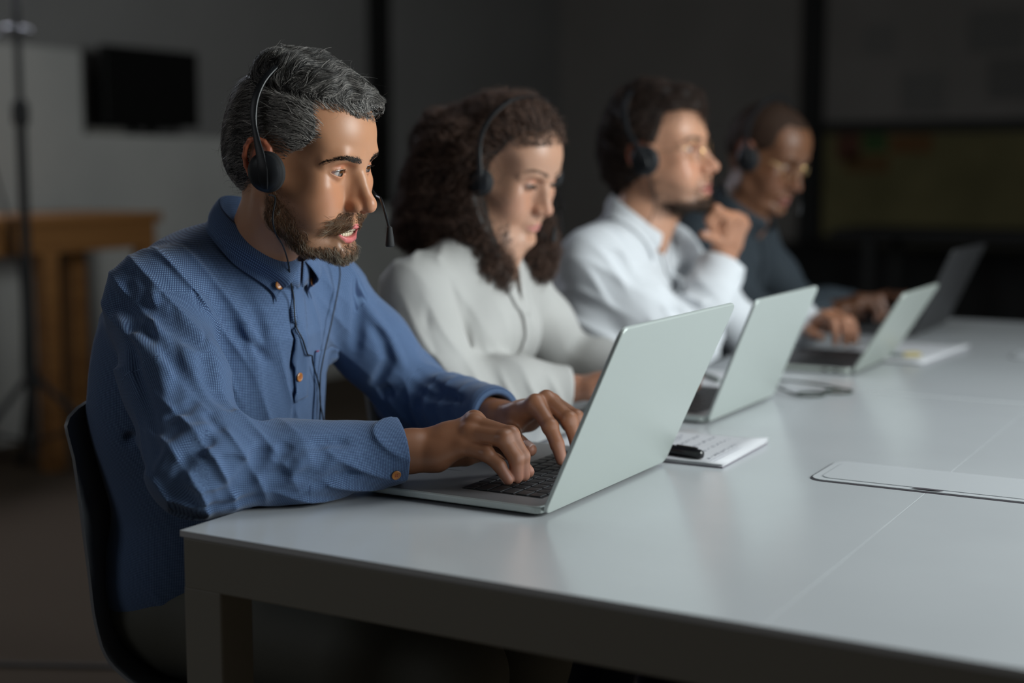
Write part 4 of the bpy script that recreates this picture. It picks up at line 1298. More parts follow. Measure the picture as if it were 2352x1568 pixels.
def hair_A():
    H = HA; s = H.s; P = []
    def E(c, r, k=.015): P.append(ell(H.p(*c), V3(r) * s, H.M, k * s))
    def C(a, b, ra, rb, k=.012, op='u'): P.append(cone(H.p(*a), H.p(*b), ra * s, rb * s, k * s, op))
    E((-.004, 0, .038), (.1015, .0830, .0890)); E((-.050, 0, .000), (.057, .066, .066), .02); E((.030, 0, .046), (.062, .068, .056), .02)
    # swept top: rolls of hair from the crown to the front
    C((-.042, -.020, .110), (.000, -.026, .109), .021, .020, .014); C((.000, -.026, .109), (.046, -.026, .094), .020, .017, .014); C((.046, -.026, .094), (.080, -.004, .084), .017, .014, .012)
    C((-.040, .012, .116), (.002, .012, .113), .017, .018, .02); C((.002, .012, .113), (.055, .010, .098), .018, .015, .02); C((.055, .010, .098), (.086, .022, .083), .015, .012, .014)
    C((.02, .04, .100), (.068, .036, .084), .016, .014, .02); C((.080, -.006, .082), (.090, .030, .079), .012, .010, .01)
    for a, b, w, amp in (((-.030, -.050, .112), (-.020, .0, .150), .0060, -.0055), ((-.004, -.060, .108), (.012, -.005, .158), .0055, -.0050), ((.022, -.060, .100), (.040, .0, .150), .0055, -.0050),
                         ((.045, -.055, .092), (.065, .0, .140), .0050, -.0045), ((.066, -.045, .085), (.088, .0, .122), .0050, -.0045),
                         ((.010, -.060, .115), (.024, -.012, .152), .006, .0035), ((.034, -.055, .108), (.052, -.005, .143), .006, .0035), ((-.034, -.045, .118), (-.030, -.008, .148), .006, .0050)):
        P.append(crease([H.p(*a), H.p((a[0] + b[0]) / 2 + .004, (a[1] + b[1]) / 2, (a[2] + b[2]) / 2 + .008), H.p(*b)], w * s, amp * s))
    P.append(crease([H.p(-.055, -.050, .098), H.p(-.01, -.064, .094), H.p(.035, -.060, .088), H.p(.058, -.050, .082)], .005 * s, -.0045 * s))
    full = list(P)
    def reg(p):
        l = ((p - H.O.astype(F32)) @ H.M.astype(F32)) / F32(s)
        return -(hair_region_A(l) - .007).astype(F32) * F32(s)
    base = full + [Prim(reg, H.p(0, 0, .03), .2, 'i', .006)]
    shr = [Prim(lambda p, q=q: q.fn(p) + F32(.0022), q.c, q.rad, q.op, q.k) if q.op == 'u' else q for q in full] + [base[-1]]
    Vb, Qb = surface(shr, .0020); Vb = relax(Vb, Qb, 2)
    me = mesh_of('hair', Vb, Qb); set_tint(me, np.tile([.016, .015, .015], (len(Vb), 1)))
    hm = hair_mat('hair_grey', .42, .40)
    hair = link_mesh('hair', me, hm, manA); hair['label'] = 'dark grey hair with silver strands swept back and up'
    V, Q = surface(full, .0035); N = vnormals(V, Q); A = varea(V, Q); L = H.inv(V)
    reg_ = hair_region_A(L)
    w = A * (reg_ > -.0015) * (L[:, 1] < .062) * (L[:, 2] > -.075)
    top = lambda l: np.clip((l[:, 2] - (.086 + .10 * np.maximum(0, -.02 - l[:, 0]))) / .008, 0, 1) * (np.abs(l[:, 1]) < .07)
    def flow(Pt, nr):
        l = H.inv(Pt); x, y, z = l.T; t = top(l)[:, None]
        side = np.stack([-1 + .0 * x, 0 * x, np.where(x > .03, .25, -.12 - 6 * np.maximum(-.0 - x, 0) - 4 * np.maximum(-z + .01, 0))], 1)
        sb = np.clip((.035 - np.abs(x - .015)) / .02, 0, 1) * np.clip((.012 - z) / .02, 0, 1) * (x > .003)
        side = side * (1 - sb[:, None]) + np.array([-.25, 0, -1]) * sb[:, None]
        tp = np.stack([.35 + 6 * np.maximum(x - .05, 0), .9 - 12 * np.maximum(x - .06, 0), .25 - 0 * x], 1)
        tp += cellnoise(l, .024, 3) * .55
        side = side + cellnoise(l, .03, 5) * .22
        d = side * (1 - t) + tp * t
        return d @ H.M.T
    def length(Vr):
        t = top(H.inv(Vr)); l = H.inv(Vr); return (.017 + .020 * t + .010 * (l[:, 2] > .04) - .006 * (l[:, 2] < -.01)) * s
    def lift(Vr):
        t = top(H.inv(Vr)); return .0022 + .0035 * t
    def tint(Vr, g):
        l = H.inv(Vr); n = len(l); t = top(l)
        silver = np.clip(.46 - .22 * t + .32 * np.exp(-((l[:, 0] - .045) / .03) ** 2 - ((l[:, 2] - .05) / .03) ** 2) + .25 * (l[:, 0] < -.05) + .22 * t * (l[:, 0] > .06), 0, .9)
        m = g.uniform(0, 1, n) < silver
        v = np.where(m, g.uniform(.22, .62, n), g.uniform(.018, .08, n))
        v = v * np.clip(.85 + .55 * cellnoise(l, .016, 77)[:, 0], .35, 1.6)
        return v[:, None] * np.array([1.0, .93, .86])
    groom(full, V, N, w, 23000, flow, length, 7, lift, .00022, tint, 'hair_strands', hair, hm, noise=.16, seed=2)
    w2 = w * top(L)
    groom(full, V, N, w2, 9000, flow, lambda v: np.full(len(v), .050 * s), 10, lambda v: np.full(len(v), .0060), .00022, tint, 'hair_strands', hair, hm, noise=.12, seed=9)
    # a few loose hairs on the crown
    fly = groom(full, V, N, w, 260, flow, lambda v: np.full(len(v), .03 * s), 8, lambda v: np.full(len(v), .016), .00018, tint, 'loose_hair', hair, hm, noise=.5, seed=4); fly['kind'] = 'stuff'

    # ---- beard and moustache, on the skin
    V, Q = skinA; N = vnormals(V, Q); A = varea(V, Q); L = H.inv(V); x, y, z = L.T; ay = np.abs(y)
    cheek = np.interp(x, [-.005, .02, .035, .055, .07, .095], [-.012, -.026, -.052, -.072, -.088, -.094])
    jaw = (z < cheek) & (z > -.124) & (x > -.002) & (x < .11)
    jawb = (x > np.interp(z, [-.125, -.10, -.07, -.03, 0], [.045, .024, .004, .001, .003]))
    bare = (x > .062) & (z > -.098) & (ay > .010)
    soul = (ay < .011) & (z < -.0935 - 0) & (x > .07)
    fade = np.clip((cheek - z) / .030, .08, 1) * np.clip((x - .002) / .014, .15, 1)
    wj = A * (jaw & jawb & ((~bare) | soul)) * fade
    def bflow(Pt, nr):
        l = H.inv(Pt); x, y, z = l.T
        d = np.stack([.35 + 8 * np.maximum(x - .05, 0), -.10 * np.sign(y), -1 + 0 * x], 1) + cellnoise(l, .012, 8) * .4
        return d @ H.M.T
    def btint(Vr, g):
        l = H.inv(Vr); n = len(l)
        chin = np.exp(-((l[:, 0] - .085) / .022) ** 2 - ((l[:, 2] + .112) / .018) ** 2)
        m = g.uniform(0, 1, n) < (.10 + .55 * chin)
        v = np.where(m[:, None], g.uniform(.22, .50, n)[:, None] * np.array([1, .86, .66]), g.uniform(.06, .26, n)[:, None] * np.array([1, .52, .25]))
        return v
    bm = hair_mat('beard_brown', .5, .4)
    groom(hpA, V, N, wj, 9500, bflow, lambda v: np.where(H.inv(v)[:, 2] < -.095, .012, np.where(H.inv(v)[:, 0] > .03, .0085, .006)) * s, 5, lambda v: np.where(H.inv(v)[:, 2] < -.095, .0085, .0040), .00022, btint, 'beard', manA, bm, noise=.35, seed=3)
    ws = A * (z < cheek + .022 - .1 * np.maximum(x - .05, 0)) * (z > -.13) * (x > .004) * (x < .11) * jawb * np.clip((cheek + .022 - z) / .02, 0, 1) * np.where(bare & ~soul, .12, 1) * (~((x > .078) & (z > -.098)))
    groom(hpA, V, N, ws, 9000, bflow, lambda v: np.full(len(v), .0042 * s), 3, lambda v: np.full(len(v), .0015), .00011, lambda v, g: g.uniform(.03, .14, len(v))[:, None] * np.array([1, .55, .30]), 'stubble', manA, bm, noise=.45, seed=13)
    wm = A * ((z < -.0535) & (z > -.0700 - .25 * ay) & (ay < .030) & (x > .080) & (ay > .0008))
    def mflow(Pt, nr):
        l = H.inv(Pt); x, y, z = l.T; ay = np.abs(y); sg = np.sign(y + 1e-6)
        d = np.stack([.0 * x - .35 * (ay > .03), sg * 1.0, -.50 + 12 * np.maximum(ay - .034, 0)], 1) + cellnoise(l, .010, 12) * .22
        return d @ H.M.T
    def mtint(Vr, g):
        n = len(Vr); m = g.uniform(0, 1, n) < .15
        return np.where(m[:, None], g.uniform(.2, .38, n)[:, None] * np.array([1, .8, .55]), g.uniform(.05, .24, n)[:, None] * np.array([1, .46, .19]))
    hp2 = near_prims(hpA, V[wm > 0])
    groom(hp2, V, N, wm, 2000, mflow, lambda v: np.interp(np.abs(H.inv(v)[:, 1]), [0, .02, .03], [.015, .022, .026]) * s, 7, lambda v: np.full(len(v), .0036), .00020, mtint, 'moustache', manA, bm, noise=.22, seed=6)
    # eyebrows
    arc = lambda yy: .0155 + .0065 * np.clip((yy - .010) / .026, 0, 1) - .010 * np.clip((yy - .038) / .02, 0, 1) ** 1.5
    wid = np.interp(ay, [.008, .013, .03, .05, .056], [.0, .0034, .0030, .0014, 0])
    we = A * (np.abs(z - arc(ay)) < wid) * (x > .055) * (ay > .009)
    def eflow(Pt, nr):
        l = H.inv(Pt); y = l[:, 1]; ay = np.abs(y)
        d = np.stack([0 * y, np.sign(y), np.interp(ay, [.008, .02, .035, .05], [.9, .35, -.1, -.45])], 1)
        return d @ H.M.T
    groom(near_prims(hpA, V[we > 0]), V, N, we, 2600, eflow, lambda v: np.full(len(v), .0085 * s), 4, lambda v: np.full(len(v), .0012), .00020, lambda v, g: g.uniform(.012, .035, len(v))[:, None] * np.array([1, .8, .62]), 'eyebrow', manA, bm, noise=.15, seed=7)
    # eyelashes
    for q in (1, -1):
        S = []
        for k in range(46):
            t = -.50 + 1.38 * k / 45; yy = .0138 * t
            zz = (.0056 * .80) * (1 - t * t) + .0006 * t
            xx = math.sqrt(max(.0148 ** 2 - yy * yy - zz * zz, 1e-6))
            o = V3((.0750 + xx, (.0313 + yy) * q, zz)); out = V3((.75, .55 * t * q, .0)) * (.0048 * min(1, (t + .75) / .9))
            S.append([H.p(*(o + out * u + V3((0, 0, -.0032 * u + .0042 * u * u)))) for u in (0, .33, .66, 1)])
        S = np.array(S); strands_mesh('eyelashes', S, np.tile([[.00012, .0001, .00008, .00005]], (len(S), 1)), bm, manA, np.tile([.008, .006, .005], (len(S), 1)))
hair_A()
headset(HA, None, mic_q=1, mic=(.138, .020, -.070), label='black headset on the bearded man in blue, microphone beside his nose', top=.134, sz=.82)
SHA_R = [(-.195, .178, .980), (-.118, .128, .885), (-.042, .085, .798), (.035, .180, .789), (.104, .262, .794)]
SHA_L = [(-.165, .505, .965), (-.125, .565, .885), (-.080, .612, .802), (.015, .575, .797), (.098, .532, .803)]
def shirt_A_prims():
    P = [ell((-.215, .335, .90), (.125, .165, .17), None, .03), ell((-.225, .335, .70), (.132, .168, .22), None, .06), ell((-.25, .335, .58), (.135, .176, .12), None, .05),
         cone((-.195, .195, .972), (-.175, .485, .960), .062, .062, .05), cone((-.185, .315, 1.025), (-.195, .190, .985), .046, .046, .04), cone((-.175, .345, 1.025), (-.17, .485, .975), .046, .046, .04),
         ell((-.25, .33, .93), (.10, .150, .13), None, .04), cone((-.16, .325, .95), (-.142, .327, 1.005), .085, .050, .03), ell((-.245, .30, .83), (.120, .160, .17), None, .05)]
    P += chain(SHA_R, [.063, .062, .060, .048, .036], .030)
    P += chain(SHA_L, [.060, .056, .052, .044, .036], .030)
    return P
def wrinkles(line, rad, K, wl, amp, seed):
    """soft cloth ridges running across direction K near a limb"""
    g = np.random.default_rng(seed); K = V3(K); K /= np.linalg.norm(K); pts = [V3(p) for p in line]
    Ws = [(g.normal(0, 1, 3) / .06 * .5, g.uniform(0, 6.28)) for _ in range(3)]; K2 = np.cross(K, g.normal(0, 1, 3)); K2 /= np.linalg.norm(K2)
    def fn(p):
        d = None
        for a, b in zip(pts[:-1], pts[1:]):
            ab = (b - a).astype(F32); t = np.clip(((p - a.astype(F32)) @ ab) / F32(ab @ ab), 0, 1); q = p - a.astype(F32) - t[:, None] * ab; e = (q * q).sum(1)
            d = e if d is None else np.minimum(d, e)
        fade = np.clip(1.4 - np.sqrt(d) / rad, 0, 1)
        wob = sum(np.sin(p @ w.astype(F32) + F32(ph)) for w, ph in Ws)
        ph1 = (p @ K.astype(F32)) * F32(math.pi / wl) + wob * F32(.55)
        mask = .5 + .5 * np.sin((p @ K2.astype(F32)) * F32(2 * math.pi / (wl * 4.6)) + wob * F32(.6))
        return (F32(amp) * fade * mask * ((1 - np.abs(np.sin(ph1))) ** 1.7 * 2 - .7)).astype(F32)
    c = sum(pts) / len(pts); r = max(np.linalg.norm(q - c) for q in pts) + rad * 1.4
    return Prim(fn, c, r, 'a', 0)

def folds_A():
    g = []
    for kind, w, amp, pts in FOLDS_A:
        g.append(crease(pts, w * .85, amp * kind * 1.5))
    return g


def fabric(name, light, dark, period=.0021, rough=.85, bump=.25):
    m = principled(name, light, rough, spec=.2)
    m.node_tree.nodes['Principled BSDF'].inputs['Sheen Weight'].default_value = .15
    nt = m.node_tree; L = nt.links
    at = nt.nodes.new('ShaderNodeAttribute'); at.attribute_name = 'cloth'
    sp = nt.nodes.new('ShaderNodeSeparateXYZ'); L.new(at.outputs['Vector'], sp.inputs[0])
    outs = []
    for ax in ('X', 'Y'):
        mu = nt.nodes.new('ShaderNodeMath'); mu.operation = 'MULTIPLY'; mu.inputs[1].default_value = 2 * math.pi / period; L.new(sp.outputs[ax], mu.inputs[0])
        si = nt.nodes.new('ShaderNodeMath'); si.operation = 'SINE'; L.new(mu.outputs[0], si.inputs[0])
        ad = nt.nodes.new('ShaderNodeMath'); ad.operation = 'MULTIPLY_ADD'; ad.inputs[1].default_value = .5; ad.inputs[2].default_value = .5; L.new(si.outputs[0], ad.inputs[0])
        outs.append(ad)
    mx = nt.nodes.new('ShaderNodeMath'); mx.operation = 'MULTIPLY'; L.new(outs[0].outputs[0], mx.inputs[0]); L.new(outs[1].outputs[0], mx.inputs[1])
    rp = nt.nodes.new('ShaderNodeValToRGB'); rp.color_ramp.elements[0].position = .12; rp.color_ramp.elements[0].color = (*dark, 1); rp.color_ramp.elements[1].position = .55; rp.color_ramp.elements[1].color = (*light, 1)
    L.new(mx.outputs[0], rp.inputs[0]); L.new(rp.outputs[0], nt.nodes['Principled BSDF'].inputs['Base Color'])
    bp = nt.nodes.new('ShaderNodeBump'); bp.inputs['Strength'].default_value = bump; bp.inputs['Distance'].default_value = .0004
    L.new(mx.outputs[0], bp.inputs['Height']); L.new(bp.outputs[0], nt.nodes['Principled BSDF'].inputs['Normal'])
    return m
BLUE = fabric('blue_check_cotton', (.150, .240, .405), (.036, .062, .135), .0021)

def collar_mesh(prims, C, rx, ry, zf, zb, Lb, Lf, out, mat, parent, end=168, tip=.86, stand=.035, rise=.8, axis_y=0., name='collar', spread=1.0):
    n = 61; rows = 9; V = []
    Cc = V3(C)
    for i in range(n):
        u = -1 + 2 * i / (n - 1); th = u * R(end)
        zt = zf + (zb - zf) * (.5 + .5 * math.cos(th)) ** rise
        T = Cc + V3((-rx * math.cos(th), -ry * math.sin(th) + axis_y * (1 - math.cos(th)) / 2, 0)); T[2] = zt
        tb = th * (1 - (1 - tip) * abs(u) ** 6)
        o = V3((-math.cos(tb), -math.sin(tb), 0))
        Ln = Lb + (Lf - Lb) * abs(u) ** 3
        for j in range(rows):
            v = j / (rows - 1)
            p = T + o * out * (1 - (1 - v) ** 2.2) * (.55 + .45 * v) * spread + V3((0, 0, -Ln * v ** 1.25)) + (V3((-math.cos(tb) + math.cos(th), -math.sin(tb) + math.sin(th), 0)) * rx * v)
            V.append(p)
    V = np.array(V).reshape(n, rows, 3)
    for j in range(rows):
        off = .0035 + .0035 * max(0, 1 - j / (rows - 1)) + (0 if j < rows - 1 else -.0005)
        if j >= 2: V[:, j] = stick(prims, V[:, j], off, both=(j >= rows - 3), it=4)
    Q = []
    for i in range(n - 1):
        for j in range(rows - 1): Q.append((i * rows + j, i * rows + j + 1, (i + 1) * rows + j + 1, (i + 1) * rows + j))
    me = mesh_of(name, V.reshape(-1, 3), np.array(Q))
    seg = np.zeros((n, rows, 2)); seg[:, :, 0] = (np.arange(n) * .0058)[:, None]; seg[:, :, 1] = (np.arange(rows) * .0065)[None]
    set_uv(me, seg.reshape(-1, 2))
    o = link_mesh(name, me, mat, parent); md = o.modifiers.new('thickness', 'SOLIDIFY'); md.thickness = .0018; md.offset = 1
    sub = o.modifiers.new('smooth', 'SUBSURF'); sub.levels = 1; sub.render_levels = 1
    # stand against the neck
    S = []
    for i in range(n):
        T = V[i, 0]; th = (-1 + 2 * i / (n - 1)) * R(end)
        for j in range(4): S.append(T + V3((math.cos(th), math.sin(th), 0)) * (.0012 + .001 * j) + V3((0, 0, -stand * j / 3 + .0004)))
    Q = []
    for i in range(n - 1):
        for j in range(3): Q.append((i * 4 + j, (i + 1) * 4 + j, (i + 1) * 4 + j + 1, i * 4 + j + 1))
    me = mesh_of(name + '_stand', np.array(S), np.array(Q)); set_uv(me, np.array([((k // 4) * .0058, (k % 4) * .01) for k in range(len(S))]))
    o2 = link_mesh(name + '_stand', me, mat, o); md = o2.modifiers.new('thickness', 'SOLIDIFY'); md.thickness = .0015; md.offset = 0
    return o, V

def strip(prims, pts, width, off, mat, parent, name, thick=.0016, side=None, wave=0.0, res=60, both=True):
    """band of cloth lying on a surface along a line"""
    A = catmull(pts, 10); L = len(A); V = []; uvs = []
    A = np.array([list(p) for p in A]); T = np.gradient(A, axis=0); T /= np.linalg.norm(T, axis=1, keepdims=True)
    A = stick(prims, A, off); N = grad(prims, A); S = np.cross(T, N); S /= np.linalg.norm(S, axis=1, keepdims=True)
    k = 6; acc = 0
    rows = []
    for j in range(k):
        w = (j / (k - 1) - .5) * width
        ww = w + (wave * np.sin(np.arange(L) * .33) * (j == 0 or j == 1))
        rows.append(stick(prims, A + S * (ww[:, None] if hasattr(ww, '__len__') else ww), off, both))
    V = np.stack(rows, 1); Q = []
    for i in range(L - 1):
        for j in range(k - 1): Q.append((i * k + j, i * k + j + 1, (i + 1) * k + j + 1, (i + 1) * k + j))
    me = mesh_of(name, V.reshape(-1, 3), np.array(Q))
    dd = np.concatenate([[0], np.cumsum(np.linalg.norm(np.diff(A, axis=0), axis=1))])
    set_uv(me, np.stack([np.tile(np.arange(k) / (k - 1) * width, (L, 1)), np.tile(dd[:, None], (1, k))], -1).reshape(-1, 2))
    o = link_mesh(name, me, mat, parent); md = o.modifiers.new('thickness', 'SOLIDIFY'); md.thickness = thick; md.offset = 0
    return o

def button(prims, P, r, mat, parent, off=.0035):
    p = stick(prims, np.array([P]), off)[0]; n = grad(prims, p[None])[0]
    rot = Vector(n).to_track_quat('Z', 'Y').to_matrix()
    m = MB(); m.lathe(p, [(r * .6, -.001), (r, -.0004), (r, .0008), (r * .86, .0013), (r * .72, .0008), (r * .1, .0008)], 20, rot)
    o = m.build('button', mat, parent, True)
    for a in range(4):
        t = math.pi / 4 + a * math.pi / 2; q = Vector(p) + rot @ Vector((r * .28 * math.cos(t), r * .28 * math.sin(t), .0009))
        m = MB(); m.lathe(q, [(r * .12, 0), (r * .12, .0002)], 8, rot); m.build('button_hole', THREAD, o)
    return o
THREAD = principled('red_thread', (.25, .02, .05), .7)
WOODBTN = principled('amber_button', (.42, .16, .035), .3, spec=.6)

def shirt_A():
    P = shirt_A_prims() + folds_A()
    P.append(ell((-.132, .321, 1.100), (.052, .053, .062), None, .005, 's'))
    P.append(wrinkles(SHA_R[:3], .10, (.6, 1.0, .75), .034, .0050, 3)); P.append(wrinkles(SHA_R[2:], .08, (1.0, -.2, .9), .030, .0040, 5)); P.append(wrinkles(SHA_L[:3], .09, (.3, .7, 1.0), .036, .0038, 8)); P.append(wrinkles(SHA_L[2:], .08, (.8, -.5, .5), .034, .003, 9))
    P.append(wrinkles([(-.2, .33, 1.0), (-.24, .33, .56)], .20, (.3, .8, .5), .055, .0034, 11))
    P.append(crease([tuple(p) for p in PLACK[:6]], .0035, -.0060))
    # flattened where the sleeves rest on the table and laptop
    def table_cut(p):
        q = p - np.array([.7, 1.4, .70], F32); h = np.array([.698, 1.42, .0415], F32); q = np.abs(q) - h
        return np.sqrt((np.maximum(q, 0) ** 2).sum(1)) + np.minimum(q.max(1), 0)
    P.append(Prim(table_cut, (.7, 1.4, .70), 1.7, 's', .006))
    # sleeve openings
    for ch in (SHA_R, SHA_L):
        a = V3(ch[-2]); b = V3(ch[-1]); d = (b - a) / np.linalg.norm(b - a)
        P.append(cone(b - d * .012, b + d * .06, .0290, .0292, .003, 's')); P.append(bx(b + d * .074, (.10, .14, .14), .001, frame(d, (0, 0, 1)), .003, 's'))
        fr = frame(d, (0, 0, 1)); P.append(crease([b - d * .030 + (fr[:, 1] * math.cos(t) + fr[:, 2] * math.sin(t)) * .0365 for t in [k * math.pi / 6 for k in range(-2, 14)]], .0022, -.0032))
    P.append(bx((-.24, .335, .44), (.6, .6, .12), .004, None, .004, 's'))
    # wide cuffs
    for ch in (SHA_R, SHA_L):
        a = V3(ch[-2]); b = V3(ch[-1]); d = (b - a) / np.linalg.norm(b - a)
        P.insert(0, cone(b - d * .045, b + d * .026, .0365, .0355, .006))
    V, Q = surface(P, .0020); V = relax(V, Q, 2, .45)
    me = mesh_of('shirt', V, Q)
    chs = [([V3(p) for p in SHA_R], .074, .035), ([V3(p) for p in SHA_L], .074, .035)]
    set_uv(me, arm_uv(V, chs, None))
    sh = link_mesh('shirt', me, BLUE, manA); sh['label'] = 'blue micro-checked button-down shirt'
    Pn = [q for q in P if q.op in 'ua']
    co, CV = collar_mesh(Pn, (-.131, .320, 1.04), .057, .059, 1.026, 1.114, .036, .052, .019, BLUE, sh, end=177, tip=.80, axis_y=.014)
    strip(Pn, [(a, b + .0155, c) for a, b, c in PLACK[:5]], .030, .0024, BLUE, sh, 'placket', thick=.0022, wave=.0012)
    corners = [V3(p) for p in POCK]
    n = 14; G = []
    for i in range(n):
        for j in range(n):
            u, v = i / (n - 1), j / (n - 1); G.append((1 - u) * (1 - v) * corners[0] + u * (1 - v) * corners[1] + u * v * corners[2] + (1 - u) * v * corners[3])
    G = stick(Pn, np.array(G), .0016); Qp = [(i * n + j, i * n + j + 1, (i + 1) * n + j + 1, (i + 1) * n + j) for i in range(n - 1) for j in range(n - 1)]
    me = mesh_of('pocket', G, np.array(Qp)); set_uv(me, G[:, 1:3]); po = link_mesh('pocket', me, BLUE, sh); md = po.modifiers.new('thickness', 'SOLIDIFY'); md.thickness = .0016; md.offset = 0
    m = MB(); m.tube([Vector(p) for p in stick(Pn, np.array([G[0], G[0] * .9 + G[1] * .1, G[n]]), .0030)], .0008, 6); m.build('stitch', THREAD, po)
    for i in (3, 57):
        p = CV[i, 6]; b = button(Pn, p, .0062, WOODBTN, co, float(evalf(Pn, p[None].astype(F32))[0]) + .0062)
    for p in BTN[2:]: button(Pn, p, .0062, WOODBTN, sh, .0045 if p[1] > .3 else .0015)
    return sh, Pn
PLACK = [(-.0823, .340, 1.010), (-.0800, .326, .9780), (-.0810, .318, .9349), (-.0906, .326, .8793), (-.0921, .331, .8359), (-.094, .332, .780)]
POCK = [(-.0937, .3835, .8987), (-.1300, .4850, .8896), (-.125, .482, .785), (-.094, .381, .785)]
BTN = [(-.0927, .2848, .9998), (-.0812, .3304, .9994), (-.0905, .3384, .868), (.1284, .2449, .7739)]
shirtA, shirtA_P = shirt_A()

def trousers(name, hipc, hips, knees, ankles, feet, mat, parent, label, extra=(), h=.004, shoe=None, rt=.088, rk=.066):
    P = [ell(hipc, (.145, .172, .095), None, .05)]
    for hp_, k, a in zip(hips, knees, ankles):
        P += [cone(hp_, k, rt, rk, .04), cone(k, a, rk - .004, .052, .03)]
    for a in ankles: P.append(ball(V3(a) + V3((0, 0, -.055)), .050, .01, 's'))
    P += list(extra)
    V, Q = surface(P, h); V = relax(V, Q, 2)
    me = mesh_of(name, V, Q); set_uv(me, V[:, :2]); t = link_mesh(name, me, mat, parent); t['label'] = label
    for a, f in zip(ankles, feet):
        a = V3(a); f = V3(f)
        S = [cone((a[0] - .02, a[1], .050), (a[0] + .02, a[1], .052), .042, .040, .02), cone((a[0] + .02, a[1], .048), (f[0], f[1], .040), .040, .036, .03), cone((a[0], a[1], .06), (a[0], a[1], .11), .038, .040, .02),
             bx((0, 0, -.05), (20, 20, .1), 0.0, None, .004, 's')]
        S[-1].c = a.copy(); S[-1].rad = .3
        V, Q = surface(S, .004); V = relax(V, Q, 2); me = mesh_of('shoe', V, Q); link_mesh('shoe', me, shoe or SHOE, parent)
    return t
SHOE = principled('black_leather', (.01, .01, .01), .35)
TROUS = noise_bump(principled('dark_olive_trousers', (.085, .085, .070), .65, spec=.3), 900, .3, .0006)
ex = [crease([(-.02, .20, .605), (.03, .235, .60), (.06, .27, .585)], .004, .005), crease([(.0, .175, .595), (.05, .205, .60), (.09, .25, .585)], .004, .004), crease([(.05, .165, .585), (.10, .195, .595)], .004, .004), crease([(-.12, .16, .57), (-.08, .2, .61)], .007, .006)]
trousers('trousers', (-.255, .335, .545), [(-.20, .255, .535), (-.20, .415, .535)], [(.215, .245, .528), (.215, .420, .508)], [(.18, .235, .13), (.19, .41, .13)], [(.32, .235, .04), (.33, .41, .04)], TROUS, manA, 'dark olive trousers', ex)

def headset_cord(hs_parent, prims, pts, r=.0011, name='cord', skip=2):
    A = [list(p) for p in catmull(pts, 10)]; A = np.array(A); k = max(0, min(len(A), skip * 10)); A[k:] = stick(prims, A[k:], r + .0052, both=False, it=4)
    m = MB(); m.tube([Vector(p) for p in A], r, 6); return m.build(name, HEADSET, hs_parent, True)
hsA = [o for o in scene.objects if o.name.startswith('headset') and o.parent is None][0]
cupR = HA.p(.030, -.100, -.034); cupL = HA.p(.022, .100, -.036)
headset_cord(hsA, shirtA_P, [cupR, (-.020, .211, 1.1147), (-.026, .2125, 1.090), (-.034, .228, 1.070), (-.050, .262, 1.052), (-.066, .292, 1.029), (-.074, .306, 1.005), (-.0785, .318, .98), (-.0752, .320, .934), (-.0905, .373, .872), (-.097, .391, .833), (-.096, .393, .79), (-.095, .39, .74)], skip=6)
headset_cord(hsA, shirtA_P, [cupL, cupL + V3((0, .0, -.05)), (-.10, .452, 1.03), (-.098, .449, .9946), (-.0963, .4255, .9346), (-.0921, .3979, .8815), (-.0936, .3904, .839), (-.090, .396, .79), (-.09, .394, .74)])
# ------------------------------------------------------------------ the other three people
def typing_hand(wr, direction, side, z=.768, s=1.0, drop=0.0):
    """relaxed typing hand: side = +1 when the thumb is on the left of the direction (right hand), -1 for a left hand"""
    wr = V3(wr); d = V3(direction); d /= np.linalg.norm(d); l = np.cross([0, 0, 1], d) * side; l /= np.linalg.norm(l); up = V3((0, 0, 1))
    q = lambda a, b, c: wr + d * a * s + l * b * s + up * c * s
    m = dict(index=q(.080, .026, .026), middle=q(.083, .008, .028), ring=q(.079, -.010, .024), pinky=q(.071, -.027, .014))
    t = dict(index=q(.132, .030, 0), middle=q(.138, .010, 0), ring=q(.133, -.011, 0), pinky=q(.118, -.033, 0))
    for k in t: t[k][2] = z
    th = [q(.020, .020, -.006), q(.050, .046, -.010), q(.078, .052, -.014), q(.100, .046, -.020)]
    return hand_prims(wr, m, t, th, up, s, 1.0, forearm=wr - d * .18)

def figure(name_label, H, base, lip, head_kw, nb, sh, el, wr, hands, torso, legs, trous, sk, shade=None, open_=0., fem=0., look=(0, -8), h=.0026, iris=(.06, .025, .01), hand_tint=(.66, .56, .52)):
    hp = head_prims(H, open_=open_, fem=fem, **head_kw)
    nb = V3(nb); r = .052 - .008 * fem
    hp += [cone(H.p(-.014, 0, -.045), nb, r, r + .004, .03), cone(H.p(.026, 0, -.085), nb + V3((.028, 0, -.01)), .028, .032, .03)]
    P = list(hp) + torso
    V1, Q1 = surface(hp + torso[:1], .0017 if h < .003 else .0022, clip=(nb - V3((.3, .3, .09)), nb + V3((.5, .4, .5)))); V1 = relax(V1, Q1, 1, .4)
    t1 = head_tint(H, V1, base, lip, stubble=shade, open_=open_, fem=fem)
    hpz = []; nails = []
    for a, b in hands: hpz += a; nails += b
    V2, Q2 = surface(hpz, .0020); V2 = relax(V2, Q2, 1, .4)
    body = list(torso)
    for a, b, c in zip(sh, el, wr): body += [cone(a, b, .040, .034, .03), cone(b, c, .034, .024, .03)]
    V3_, Q3 = surface(body, .008)
    me = mesh_of('person', np.concatenate([V1, V2, V3_]), np.concatenate([Q1, Q2 + len(V1), Q3 + len(V1) + len(V2)]))
    bb = np.array(base)
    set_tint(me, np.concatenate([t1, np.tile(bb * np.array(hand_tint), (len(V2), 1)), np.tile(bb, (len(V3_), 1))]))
    o = link_mesh('person', me, sk); tag(o, name_label, 'person', 'people with headsets along the table')
    nail_mesh(nails, o, NAIL)
    for q in (1, -1): eyeball(H, q, look, o, iris)
    return o, hp, (V1, Q1)

